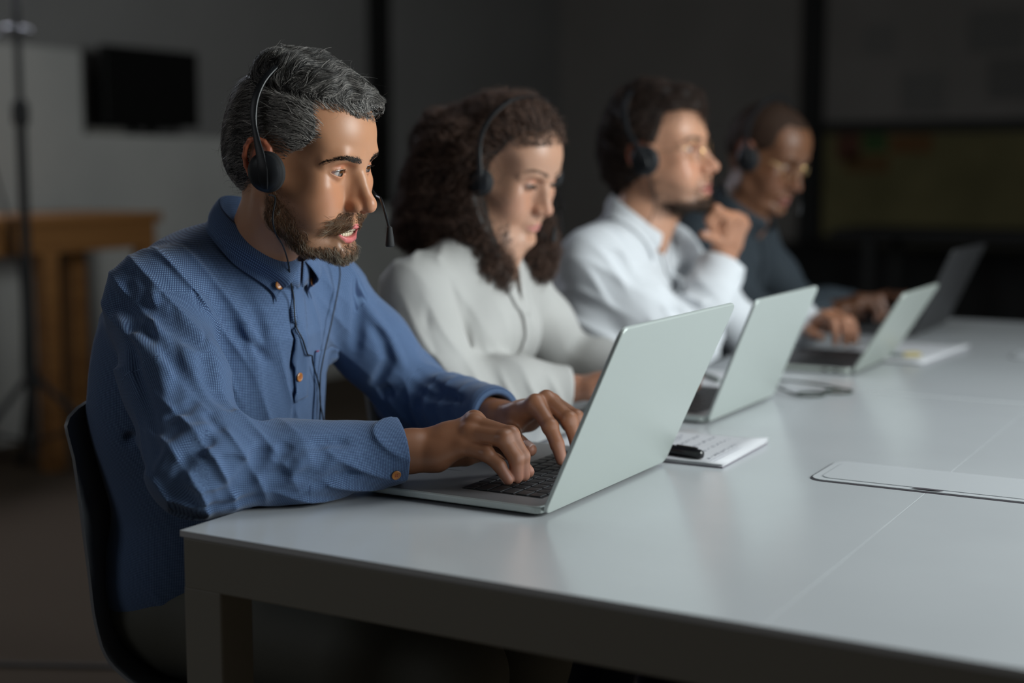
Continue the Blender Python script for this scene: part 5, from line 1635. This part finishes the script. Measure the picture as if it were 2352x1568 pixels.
def brows(H, hp, skin, parent, mat, col, thick=1.0, n=700, arch=0.0):
    V, Q = skin; N = vnormals(V, Q); A = varea(V, Q); L = H.inv(V); x, y, z = L.T; ay = np.abs(y)
    arc = .0165 + arch * .004 + (.0065 + .003 * arch) * np.clip((ay - .010) / .026, 0, 1) - .010 * np.clip((ay - .038) / .02, 0, 1) ** 1.5
    wid = thick * np.interp(ay, [.008, .013, .03, .05, .056], [.0, .0036, .0030, .0014, 0])
    we = A * (np.abs(z - arc) < wid) * (x > .055)
    def eflow(Pt, nr):
        l = H.inv(Pt); return np.stack([0 * l[:, 1], np.sign(l[:, 1]), np.interp(np.abs(l[:, 1]), [.008, .02, .035, .05], [.9, .35, -.1, -.45])], 1) @ H.M.T
    groom(near_prims(hp, V[we > 0]), V, N, we, n, eflow, lambda v: np.full(len(v), .008), 3, lambda v: np.full(len(v), .001), .0004, lambda v, g: g.uniform(.6, 1.3, len(v))[:, None] * np.array(col), 'eyebrow', parent, mat, noise=.15, seed=7)

def hair_volume(H, prims, region, parent, mat, base_col, strand_col, n, length, flow, lift, rad, curl=None, h=.0035, seed=1, shrink=.003, noise=.3, steps=8, label=None, soft=.004):
    s = H.s
    def reg(p): return -(region(((p - H.O.astype(F32)) @ H.M.astype(F32)) / F32(s)) - soft).astype(F32) * F32(s)
    R_ = Prim(reg, H.p(0, 0, 0), .35, 'i', .006)
    shr = [Prim(lambda p, q=q: q.fn(p) + F32(shrink), q.c, q.rad, q.op, q.k) if q.op == 'u' else q for q in prims] + [R_]
    Vb, Qb = surface(shr, h); Vb = relax(Vb, Qb, 2); me = mesh_of('hair', Vb, Qb); set_tint(me, np.tile(base_col, (len(Vb), 1)))
    hair = link_mesh('hair', me, mat, parent)
    if label: hair['label'] = label
    V, Q = surface(prims, .005); N = vnormals(V, Q); A = varea(V, Q); w = A * (region(H.inv(V)) > -.003)
    c = np.array(strand_col)
    def tint(Vr, g):
        v = g.uniform(0, 1, len(Vr))[:, None]; return c[0] * (1 - v) + c[1] * v
    groom(prims, V, N, w, n, flow, length, steps, lift, rad, tint, 'hair_strands', hair, mat, noise=noise, seed=seed, curl=curl)
    return hair

def simple_shirt(parent, P, mat, label, name='shirt', h=.0035, chs=None, uv=True):
    V, Q = surface(P, h); V = relax(V, Q, 2, .45); me = mesh_of(name, V, Q); set_uv(me, V[:, 1:3])
    o = link_mesh(name, me, mat, parent); o['label'] = label; return o, [q for q in P if q.op in 'ua']

def table_cut_prim():
    def fn(p):
        q = np.abs(p - np.array([.7, 1.4, .70], F32)) - np.array([.698, 1.42, .0415], F32)
        return np.sqrt((np.maximum(q, 0) ** 2).sum(1)) + np.minimum(q.max(1), 0)
    return Prim(fn, (.7, 1.4, .70), 1.7, 's', .006)

def specs(H, label, wire, lens_r=(.0225, .0185), t=.0007):
    g = thing('eyeglasses', label, 'glasses', (0, 0, 0), group='eyeglasses worn by the men in white and dark shirts')
    for q in (1, -1):
        rim = [H.p(.101 - .012 * abs(math.cos(a)) * (math.cos(a) > 0), (.0345 + lens_r[0] * math.cos(a)) * q, -.004 + lens_r[1] * math.sin(a)) for a in [k * math.pi / 14 for k in range(28)]]
        m = MB(); m.tube([Vector(p) for p in rim], t, 6, closed=True); r = m.build('rim', wire, g, True)
        m = MB(); m.add([Vector(p) for p in rim], [tuple(range(28))]); m.build('lens', LENS, r)
        m = MB(); m.tube([Vector(H.p(*p)) for p in ((.090, .0565 * q, .004), (.084, .066 * q, .004), (.02, .082 * q, .006), (-.012, .083 * q, .004), (-.026, .083 * q, -.012))], t * 1.2, 6); m.build('temple', wire, g, True)
    m = MB(); m.tube([Vector(H.p(*p)) for p in ((.101, .012, .002), (.106, 0, .005), (.101, -.012, .002))], t, 6); m.build('bridge', wire, g, True)
    return g
LENS = principled('spectacle_lens', (1, 1, 1), .02, Transmission_Weight=1.0, IOR=1.02, Alpha=.25)
GOLD = principled('gold_wire', (.75, .52, .25), .2, 1.0)

# ---- the woman with curly hair
HB = head_frame((-.125, .968, 1.153), -5, 20, 3, .98)
baseB = (.48, .265, .175)
rB, nB = typing_hand((.030, .925, .782), (1, .45, 0), 1, .765, .93); lB, nlB = typing_hand((.045, 1.150, .782), (1, -.12, 0), -1, .765, .93)
shB = [(-.195, .795, .945), (-.165, 1.075, .945)]; elB = [(-.120, .785, .775), (-.100, 1.175, .775)]; wrB = [(.030, .925, .782), (.045, 1.150, .782)]
torsoB = [cone((-.150, .94, 1.02), (-.165, .94, .90), .046, .070, .05), ell((-.20, .94, .80), (.09, .13, .2), None, .05), cone((-.19, .82, .95), (-.165, 1.05, .95), .035, .035, .04)]
womanB, hpB, skinB = figure('woman with curly dark brown hair in a white blouse, looking down at her laptop', HB, baseB, (.50, .20, .17), dict(lid=.30, nose=.95, jaw=.9, lips=1.0), (-.150, .94, 1.02), shB, elB, wrB, [(rB, nB), (lB, nlB)], torsoB, None, None, skin_mat('skin_rosy'), fem=1.0, look=(0, -22))
DB = hair_mat('hair_dark_brown', .5, .35)
brows(HB, hpB, skinB, womanB, DB, (.05, .03, .02), .7, 500, 1.0)
for q in (1, -1):
    S = []
    for k in range(30):
        t = -1 + 2 * k / 29; yy = .0138 * t; zz = (.0056 * .30) * (1 - t * t); xx = math.sqrt(.0148 ** 2 - yy * yy - zz * zz); o = V3((.0750 + xx, (.0313 + yy) * q, zz)); out = V3((.7, .45 * t * q, 0)) * .0070
        S.append([HB.p(*(o + out * u + V3((0, 0, -.006 * u)))) for u in (0, .33, .66, 1)])
    strands_mesh('eyelashes', np.array(S), np.full(len(S), .0003), DB, womanB, np.tile([.01, .008, .006], (len(S), 1)))
def regB(l):
    x, y, z = l.T; ay = np.abs(y)
    xf = np.interp(z, [-.25, -.17, -.13, -.10, -.07, -.03, .02, .05, .070, .076], [.16, .14, .11, .082, .056, .030, .030, .048, .056, .06]) + .03 * (y > 0) * (z < -.06)
    return np.maximum(np.where(ay > .03, xf - x, -.002 - x), z - (.074 + .0 * ay))
hB = [ell(HB.p(-.004, 0, .036), V3((.106, .087, .091)), HB.M, .02), ell(HB.p(-.066, 0, -.012), V3((.074, .106, .074)), HB.M, .03), ell(HB.p(-.078, 0, -.060), V3((.074, .116, .085)), HB.M, .03), ell(HB.p(-.050, -.078, -.060), V3((.066, .045, .085)), HB.M, .03), ell(HB.p(-.030, .085, -.060), V3((.066, .048, .095)), HB.M, .03), ell(HB.p(-.000, .080, -.130), V3((.050, .045, .060)), HB.M, .03), ell(HB.p(-.030, -.066, -.130), V3((.050, .036, .050)), HB.M, .03), ell(HB.p(.042, -.070, -.105), V3((.040, .026, .055)), HB.M, .03), ell(HB.p(.022, -.080, -.060), V3((.038, .026, .050)), HB.M, .03), ell(HB.p(.052, -.064, -.160), V3((.055, .036, .045)), HB.M, .03), ell(HB.p(.010, -.070, -.180), V3((.055, .036, .045)), HB.M, .03), ell(HB.p(-.03, -.070, -.165), V3((.055, .040, .050)), HB.M, .03), ell(HB.p(.045, .085, -.150), V3((.050, .042, .065)), HB.M, .03), ell(HB.p(-.004, -.078, -.005), V3((.042, .040, .060)), HB.M, .02), ell(HB.p(-.004, -.076, -.060), V3((.034, .030, .050)), HB.M, .02), ell(HB.p(-.010, .078, -.02), V3((.040, .030, .070)), HB.M, .02)]
gB = np.random.default_rng(5)
for _ in range(70):
    a = gB.uniform(1.3, 5.0); zz = gB.uniform(-.16, .05); rr = .098 if zz < .0 else .098 * math.sqrt(max(.05, 1 - (zz / .10) ** 2))
    c = HB.p(-.060 + rr * math.cos(a) * .90, rr * math.sin(a) * 1.02, zz)
    hB.append(ball(c, gB.uniform(.015, .025), .012))
def flowB(Pt, nr):
    l = HB.inv(Pt); t_ = np.clip((l[:, 0] + .005) / .03, 0, 1) * np.clip((l[:, 2] - .03) / .03, 0, 1)
    d = np.stack([-.25 + .55 * np.clip((.02 - l[:, 2]) / .05, 0, 1) - 2.5 * t_, .25 * np.sign(l[:, 1]) * (1 + 2 * t_), -1 + 1.0 * t_], 1) + cellnoise(l, .05, 21) * (.7 - .4 * t_)[:, None]
    return d @ HB.M.T
hair_volume(HB, hB, regB, womanB, DB, (.012, .008, .006), [(.018, .010, .008), (.14, .075, .050)], 10500, lambda v: np.full(len(v), .085), flowB, lambda v: np.full(len(v), .016), .00055, curl=(.0055, .030), seed=31, shrink=.0045, soft=.012, noise=.45, steps=18, label='voluminous dark brown curls to the shoulders')

WHITE_B = noise_bump(principled('cream_blouse', (.42, .412, .395), .75, spec=.25), 700, .15, .0005)
bl = [ell((-.205, .94, .86), (.110, .150, .15), None, .04), ell((-.210, .94, .68), (.112, .148, .22), None, .05), ball((-.140, .885, .865), .062, .05), ball((-.135, .995, .865), .062, .05), cone(shB[0], shB[1], .052, .052, .05), cone((-.152, .94, 1.0), (-.170, .94, .93), .054, .090, .04),
      cone((-.165, .92, 1.0), shB[0], .044, .048, .04), cone((-.160, .96, 1.0), shB[1], .044, .048, .04)]
bl += chain([shB[0], (-.165, .775, .86), elB[0], (-.045, .865, .785), (.018, .915, .782)], [.052, .060, .058, .050, .040], .03)
bl += chain([shB[1], (-.140, 1.135, .86), elB[1], (-.03, 1.165, .785), (.030, 1.152, .782)], [.052, .058, .056, .048, .038], .03)
bl += [crease([(-.13, .80, .98), (-.115, .815, .90), (-.11, .83, .80)], .008, -.010), crease([(-.15, .745, .93), (-.12, .73, .84), (-.08, .75, .79)], .008, -.007), crease([(-.155, .76, .96), (-.145, .725, .86), (-.10, .77, .80)], .007, .006),
       crease([(-.085, .95, .90), (-.09, .95, .82), (-.092, .95, .70)], .004, -.006), crease([(-.075, .925, .90), (-.082, .925, .82), (-.085, .925, .70)], .008, .003), wrinkles([shB[0], elB[0], (.02, .91, .78)], .09, (.9, .3, .5), .034, .004, 21), wrinkles([(-.2, .94, .95), (-.2, .94, .6)], .18, (.2, .9, .25), .05, .003, 23),
       crease([(-.02, .87, .82), (.0, .90, .81), (.01, .93, .78)], .006, -.006), crease([(-.05, .86, .82), (-.03, .88, .83), (-.02, .91, .80)], .006, .005)]
bl += [ell((-.140, .945, 1.075), (.050, .052, .062), None, .006, 's'), cone((-.072, .950, 1.02), (-.078, .950, .905), .034, .007, .005, 's'), cone((-.110, .948, 1.03), (-.085, .950, .96), .036, .016, .005, 's'), table_cut_prim(), bx((-.24, .94, .42), (.6, .6, .16), .004, None, .004, 's')]
for ch in (((-.045, .865, .785), (.018, .915, .782)), ((-.03, 1.165, .785), (.030, 1.152, .782))):
    a, b = V3(ch[0]), V3(ch[1]); d = (b - a) / np.linalg.norm(b - a); bl.append(cone(b - d * .01, b + d * .07, .030, .031, .003, 's')); bl.append(bx(b + d * .066, (.10, .14, .14), .001, frame(d, (0, 0, 1)), .003, 's'))
blouse, blP = simple_shirt(womanB, bl, WHITE_B, 'off-white blouse open at the neck', 'blouse')
strip(blP, [(-.085, .915, 1.005), (-.075, .918, .965), (-.075, .930, .930), (-.08, .944, .90)], .022, .003, WHITE_B, blouse, 'collar_band', thick=.003)
strip(blP, [(-.085, .985, 1.005), (-.075, .975, .965), (-.075, .960, .930), (-.08, .950, .90)], .022, .003, WHITE_B, blouse, 'collar_band', thick=.003)
strip(blP, [(-.08, .947, .90), (-.085, .947, .84), (-.09, .947, .76)], .022, .003, WHITE_B, blouse, 'placket', thick=.002)
NAVY = noise_bump(principled('navy_trousers', (.006, .008, .020), .8, spec=.2), 900, .3, .0006)
trousers('trousers', (-.24, .94, .545), [(-.18, .86, .535), (-.18, 1.02, .535)], [(.19, .84, .545), (.20, 1.03, .535)], [(.10, .82, .16), (.16, 1.02, .16)], [(.23, .82, .04), (.30, 1.02, .04)], NAVY, womanB, 'navy trousers', h=.006, rt=.08, rk=.060)
headset(HB, None, mic_q=1, mic=(.100, .060, -.085), label='black headset over the curly-haired woman\'s dark hair', top=.140, sz=.72, wy=.016, lean=.010, dx=.018)

# ---- the man in the white shirt
HC = head_frame((-.092, 1.560, 1.176), -2, -9, 2, 1.05)
baseC = (.52, .27, .17)
elC = [(-.010, 1.565, .792), (-.005, 1.85, .785)]; shC = [(-.165, 1.400, .965), (-.125, 1.695, .965)]; wrC = [(.022, 1.648, .955), (.125, 1.965, .800)]
hc = dict(index=(.050, 1.600, 1.048), middle=(.060, 1.622, 1.050), ring=(.064, 1.645, 1.044), pinky=(.062, 1.665, 1.034))
tc = dict(index=(.022, 1.572, 1.030), middle=(.024, 1.590, 1.018), ring=(.030, 1.612, 1.010), pinky=(.034, 1.636, 1.006))
rC, nC = hand_prims(wrC[0], hc, tc, [(.022, 1.628, .980), (.028, 1.604, 1.000), (.020, 1.582, 1.010), (.010, 1.562, 1.016)], V3((.55, .1, .83)), 1.0, 1.05, forearm=(.0, 1.59, .83))
lC, nlC = typing_hand(wrC[1], (1, -.85, 0), -1, .770, 1.0)
torsoC = [cone((-.125, 1.54, 1.035), (-.155, 1.54, .92), .050, .078, .05), ell((-.18, 1.54, .80), (.09, .14, .2), None, .05), cone((-.16, 1.44, .955), (-.13, 1.65, .955), .045, .045, .04)]
manC, hpC, skinC = figure('man in a white shirt with glasses, headset and one hand at his bearded chin', HC, baseC, (.50, .17, .14), dict(lid=.9, nose=1.05, lips=.95), (-.125, 1.54, 1.035), shC, elC, wrC, [(rC, nC), (lC, nlC)], torsoC, None, None, skin_mat('skin_tan'), shade=((.10, .055, .035), .5), open_=.45, look=(2, -4), hand_tint=(.78, .70, .64))
BH = hair_mat('hair_brown', .5, .3)
brows(HC, hpC, skinC, manC, BH, (.03, .018, .012), 1.1, 700)
def regC(l):
    x, y, z = l.T; ay = np.abs(y)
    xb = np.interp(z, [-.075, -.03, 0, .02, .045, .060, .075, .084, .1], [.02, .018, .022, .030, .046, .052, .056, .060, .07])
    r = np.maximum(z - (.074 - .2 * np.maximum(.03 - ay, 0)), xb - x)
    r = np.minimum(r, np.where(x < .0, z - np.interp(x, [-.1, -.05, -.02, 0], [-.070, -.070, -.052, -.03]), z + .03))
    ear = np.sqrt((x - .002) ** 2 + ((z + .003) / 1.2) ** 2) - .027
    return np.where(ay > .05, np.minimum(r, ear), r)
hC = [ell(HC.p(-.004, 0, .040), V3((.112, .092, .100)) * 1.05, HC.M, .02), ell(HC.p(-.052, 0, .0), V3((.068, .075, .074)) * 1.05, HC.M, .02)]
gC = np.random.default_rng(8)
for _ in range(46):
    a = gC.uniform(0, 6.28); b = gC.uniform(.25, 1.5); c = HC.p(-.002 + .100 * math.cos(a) * math.cos(b), .080 * math.sin(a) * math.cos(b), .042 + .088 * math.sin(b)); hC.append(ball(c, gC.uniform(.014, .026), .012))
hC += [ball(HC.p(.075, -.01, .105), .024, .015), ball(HC.p(.088, .015, .095), .020, .015)]
def flowC(Pt, nr):
    l = HC.inv(Pt); top_ = np.clip((l[:, 2] - .085) / .01, 0, 1)[:, None]
    d = np.array([-.7, 0, -.6]) * (1 - top_) + np.array([.6, .6, .3]) * top_ + cellnoise(l, .035, 33) * .8
    return d @ HC.M.T
hair_volume(HC, hC, regC, manC, BH, (.015, .010, .008), [(.016, .010, .008), (.070, .040, .028)], 6500, lambda v: np.full(len(v), .035), flowC, lambda v: np.full(len(v), .008), .0005, curl=(.0025, .022), seed=41, shrink=.004, noise=.35, steps=9, label='dark brown wavy hair')
V, Q = skinC; N = vnormals(V, Q); A = varea(V, Q); L = HC.inv(V); x, y, z = L.T; ay = np.abs(y)
cheek = np.interp(x, [-.005, .02, .035, .055, .07, .095], [-.020, -.040, -.066, -.082, -.088, -.092])
mask = (((z < cheek) & (z > -.124) & (x > .004) & (~((x > .066) & (z > -.094) & (ay > .010)))) | ((z < -.054) & (z > -.0665) & (x > .082) & (ay < .026)) | ((ay > .022) & (ay < .031) & (z < -.06) & (z > -.1) & (x > .07)))
dens = A * mask * np.where(z < -.092, 1.0, np.where(x > .07, .8, .30))
groom(hpC, V, N, dens, 4200, lambda Pt, nr: (np.tile([.4, 0, -1.0], (len(Pt), 1)) @ HC.M.T), lambda v: np.where(HC.inv(v)[:, 2] < -.095, .012, .007), 4, lambda v: np.where(HC.inv(v)[:, 2] < -.095, .006, .002), .00042, lambda v, g: g.uniform(.02, .07, len(v))[:, None] * np.array([1, .65, .45]), 'beard', manC, BH, noise=.35, seed=5)
WHITE_C = noise_bump(principled('white_cotton', (.62, .635, .66), .8, spec=.2), 700, .12, .0005)
sc = [ell((-.185, 1.54, .88), (.120, .165, .165), None, .04), ell((-.200, 1.54, .68), (.130, .165, .22), None, .05), cone(shC[0], shC[1], .056, .056, .05), cone((-.13, 1.52, 1.02), shC[0], .048, .052, .04), cone((-.125, 1.57, 1.02), shC[1], .048, .052, .04), cone((-.15, 1.54, .95), (-.13, 1.54, 1.0), .085, .050, .03)]
sc += chain([shC[0], (-.100, 1.470, .880), elC[0]], [.060, .062, .054], .03) + chain([elC[0], (.006, 1.605, .88), (.018, 1.640, .940)], [.052, .050, .046], .03)
sc += chain([shC[1], (-.060, 1.775, .87), elC[1], (.06, 1.91, .792), (.108, 1.950, .799)], [.058, .058, .052, .046, .038], .03)
sc += [crease([(-.10, 1.40, .92), (-.05, 1.45, .87), (.02, 1.52, .84)], .010, -.008), crease([(-.12, 1.36, .90), (-.08, 1.38, .84), (-.03, 1.44, .79)], .010, .006), crease([(-.06, 1.42, .93), (.0, 1.49, .90), (.03, 1.56, .87)], .008, .006), crease([(.05, 1.56, .80), (.055, 1.60, .84), (.06, 1.62, .90)], .006, -.005),
       wrinkles([shC[0], elC[0]], .10, (.5, 1.0, .9), .036, .005, 31), wrinkles([elC[0], wrC[0]], .08, (.3, -.4, 1.0), .030, .004, 33), wrinkles([(-.2, 1.5, .95), (-.2, 1.5, .6)], .2, (.2, .5, 1.0), .05, .005, 35), wrinkles([elC[1], wrC[1]], .08, (.8, .6, .2), .03, .004, 37),
       crease([(-.07, 1.545, .97), (-.06, 1.545, .90), (-.065, 1.545, .80)], .006, -.010)]
sc += [ell((-.125, 1.545, 1.095), (.060, .062, .062), None, .006, 's'), cone((-.055, 1.550, 1.06), (-.065, 1.550, .95), .022, .006, .005, 's'), table_cut_prim(), bx((-.22, 1.54, .42), (.6, .6, .16), .004, None, .004, 's')]
for a, b in (((.006, 1.605, .88), (.018, 1.640, .940)), ((.06, 1.91, .792), (.108, 1.950, .799))):
    a, b = V3(a), V3(b); d = (b - a) / np.linalg.norm(b - a); sc.append(cone(b - d * .004, b + d * .08, .034, .036, .003, 's')); sc.append(bx(b + d * .066, (.10, .14, .14), .001, frame(d, (0, .2, 1)), .003, 's'))
    sc.insert(0, cone(b - d * .05, b + d * .012, .044, .045, .006))
shirtC, scP = simple_shirt(manC, sc, WHITE_C, 'crisp white shirt with open collar')
collar_mesh(scP, (-.122, 1.545, 1.04), .060, .062, 1.026, 1.100, .042, .066, .022, WHITE_C, shirtC, end=163, tip=.86)
strip(scP, [(-.055, 1.575, .99), (-.05, 1.572, .93), (-.055, 1.570, .86), (-.06, 1.570, .78)], .026, .003, WHITE_C, shirtC, 'placket', thick=.002)
trousers('trousers', (-.23, 1.54, .545), [(-.17, 1.50, .535), (-.17, 1.63, .535)], [(.21, 1.575, .535), (.22, 1.73, .53)], [(.18, 1.57, .14), (.20, 1.73, .14)], [(.31, 1.57, .04), (.33, 1.73, .04)], NAVY, manC, 'dark trousers', h=.006, rt=.082, rk=.062)
hsC = headset(HC, None, mic_q=1, mic=(.118, .030, -.082), label='black headset on the dark-haired man in the white shirt', top=.146, sz=1.0, wy=.008)
headset_cord(hsC, scP, [HC.p(.022, -.100, -.036), HC.p(.02, -.085, -.09), (-.085, 1.50, 1.02), (-.06, 1.525, .95), (-.055, 1.53, .86), (-.06, 1.53, .80)])
specs(HC, 'thin gold-rimmed glasses on the dark-haired man in the white shirt', GOLD)
w = thing('wrist_watch', 'steel wrist watch on the left wrist of the man in white', 'watch', (0, 0, 0))
a = Vector(wrC[1]); d = Vector((1, -.85, 0)).normalized(); rot = d.to_track_quat('Z', 'Y').to_matrix()
m = MB(); m.tube([a - d * .002 + rot @ Vector((.031 * math.cos(t), .026 * math.sin(t), 0)) for t in [k * math.pi / 12 for k in range(24)]], .005, 8, closed=True); m.build('bracelet', steel, w, True)
m = MB(); m.lathe(a + Vector((0, 0, .024)) - d * .002, [(.017, 0), (.019, .002), (.019, .007), (.0165, .009), (.001, .009)], 24); m.build('watch_case', steel, w, True)

# ---- the man in the dark shirt
HD = head_frame((-.045, 2.085, 1.186), -13, 22, 0, 1.02)
baseD = (.155, .066, .032)
rD, nD = typing_hand((.055, 2.270, .800), (1, .55, 0), 1, .780, 1.03); lD, nlD = typing_hand((.080, 2.46, .800), (1, -.15, 0), -1, .780, 1.03)
shD = [(-.150, 1.935, .985), (-.125, 2.200, .980)]; elD = [(-.050, 2.060, .790), (-.035, 2.340, .790)]; wrD = [(.055, 2.270, .800), (.080, 2.46, .800)]
torsoD = [cone((-.105, 2.09, 1.045), (-.145, 2.09, .92), .050, .078, .05), ell((-.17, 2.09, .80), (.09, .14, .2), None, .05), cone((-.14, 1.98, .965), (-.12, 2.19, .965), .045, .045, .04)]
manD, hpD, skinD = figure('man with shaved head and glasses in a dark grey shirt, farthest along the table', HD, baseD, (.30, .11, .09), dict(lid=.55, nose=1.0, lips=1.35), (-.105, 2.09, 1.045), shD, elD, wrD, [(rD, nD), (lD, nlD)], torsoD, None, None, skin_mat('skin_deep', rough=.48, spec=.45), open_=.5, look=(0, -12), h=.003, hand_tint=(.6, .55, .5))
SH = hair_mat('hair_cropped', .7, .2)
brows(HD, hpD, skinD, manD, SH, (.012, .008, .006), .8, 400)
def regD(l):
    x, y, z = l.T; ay = np.abs(y)
    xb = np.interp(z, [-.06, -.02, .01, .03, .05, .070, .088, .1], [.01, .012, .018, .046, .056, .056, .060, .09]); r = np.maximum(z - .086, xb - x)
    r = np.minimum(r, np.where(x < .0, z - np.interp(x, [-.1, -.05, -.02, 0], [-.055, -.055, -.04, -.02]), z + .01)); ear = np.sqrt((x - .002) ** 2 + (z + .003) ** 2) - .030
    return np.where(ay > .05, np.minimum(r, ear), r)
hD = [ell(HD.p(0, 0, .038), V3((.0985, .0785, .0845)) * 1.02, HD.M, .02), ell(HD.p(-.045, 0, .008), V3((.0565, .0635, .0635)) * 1.02, HD.M, .02), ell(HD.p(.046, 0, .036), V3((.0525, .0615, .0565)) * 1.02, HD.M, .02)]
hair_volume(HD, hD, regD, manD, SH, (.035, .018, .011), [(.008, .006, .005), (.03, .02, .014)], 2600, lambda v: np.full(len(v), .004), lambda Pt, nr: (np.tile([.2, 0, -1.0], (len(Pt), 1)) @ HD.M.T), lambda v: np.full(len(v), .0015), .0004, seed=51, shrink=.0006, noise=.5, steps=2, label='closely cropped black hair', soft=.0)
DARK = noise_bump(principled('charcoal_shirt', (.026, .034, .042), .8, spec=.25), 700, .15, .0005)
sd = [ell((-.175, 2.09, .89), (.120, .165, .165), None, .04), ell((-.190, 2.09, .68), (.130, .165, .22), None, .05), cone(shD[0], shD[1], .056, .056, .05), cone((-.11, 2.07, 1.03), shD[0], .048, .052, .04), cone((-.105, 2.12, 1.03), shD[1], .048, .052, .04), cone((-.13, 2.09, .96), (-.11, 2.09, 1.01), .085, .050, .03)]
sd += chain([shD[0], (-.10, 1.99, .88), elD[0], (.00, 2.17, .795), (.045, 2.25, .80)], [.060, .058, .054, .046, .038], .03) + chain([shD[1], (-.08, 2.27, .88), elD[1], (.02, 2.41, .795), (.062, 2.45, .80)], [.060, .058, .054, .046, .038], .03)
sd += [wrinkles([(-.2, 2.09, .95), (-.2, 2.09, .6)], .2, (.2, .9, .4), .05, .005, 45), wrinkles([shD[0], elD[0]], .1, (.5, 1, .9), .04, .005, 46), ell((-.105, 2.095, 1.105), (.060, .062, .062), None, .006, 's'), table_cut_prim(), bx((-.2, 2.09, .42), (.6, .6, .16), .004, None, .004, 's')]
shirtD, sdP = simple_shirt(manD, sd, DARK, 'charcoal button-up shirt')
collar_mesh(sdP, (-.100, 2.095, 1.05), .060, .062, 1.040, 1.112, .044, .062, .024, DARK, shirtD, end=172, tip=.88)
strip(sdP, [(-.045, 2.10, 1.00), (-.048, 2.10, .93), (-.053, 2.10, .86), (-.06, 2.10, .78)], .028, .003, DARK, shirtD, 'placket', thick=.002)
trousers('trousers', (-.22, 2.09, .545), [(-.16, 2.01, .535), (-.16, 2.17, .535)], [(.22, 1.99, .535), (.23, 2.19, .53)], [(.19, 1.98, .14), (.21, 2.18, .14)], [(.32, 1.98, .04), (.34, 2.18, .04)], NAVY, manD, 'dark trousers', h=.006)
headset(HD, None, mic_q=1, mic=(.118, .030, -.082), label='black headset on the shaven-headed man in the dark shirt', top=.138, sz=.95)
specs(HD, 'thin gold-rimmed glasses on the shaven-headed man in the dark shirt', GOLD)
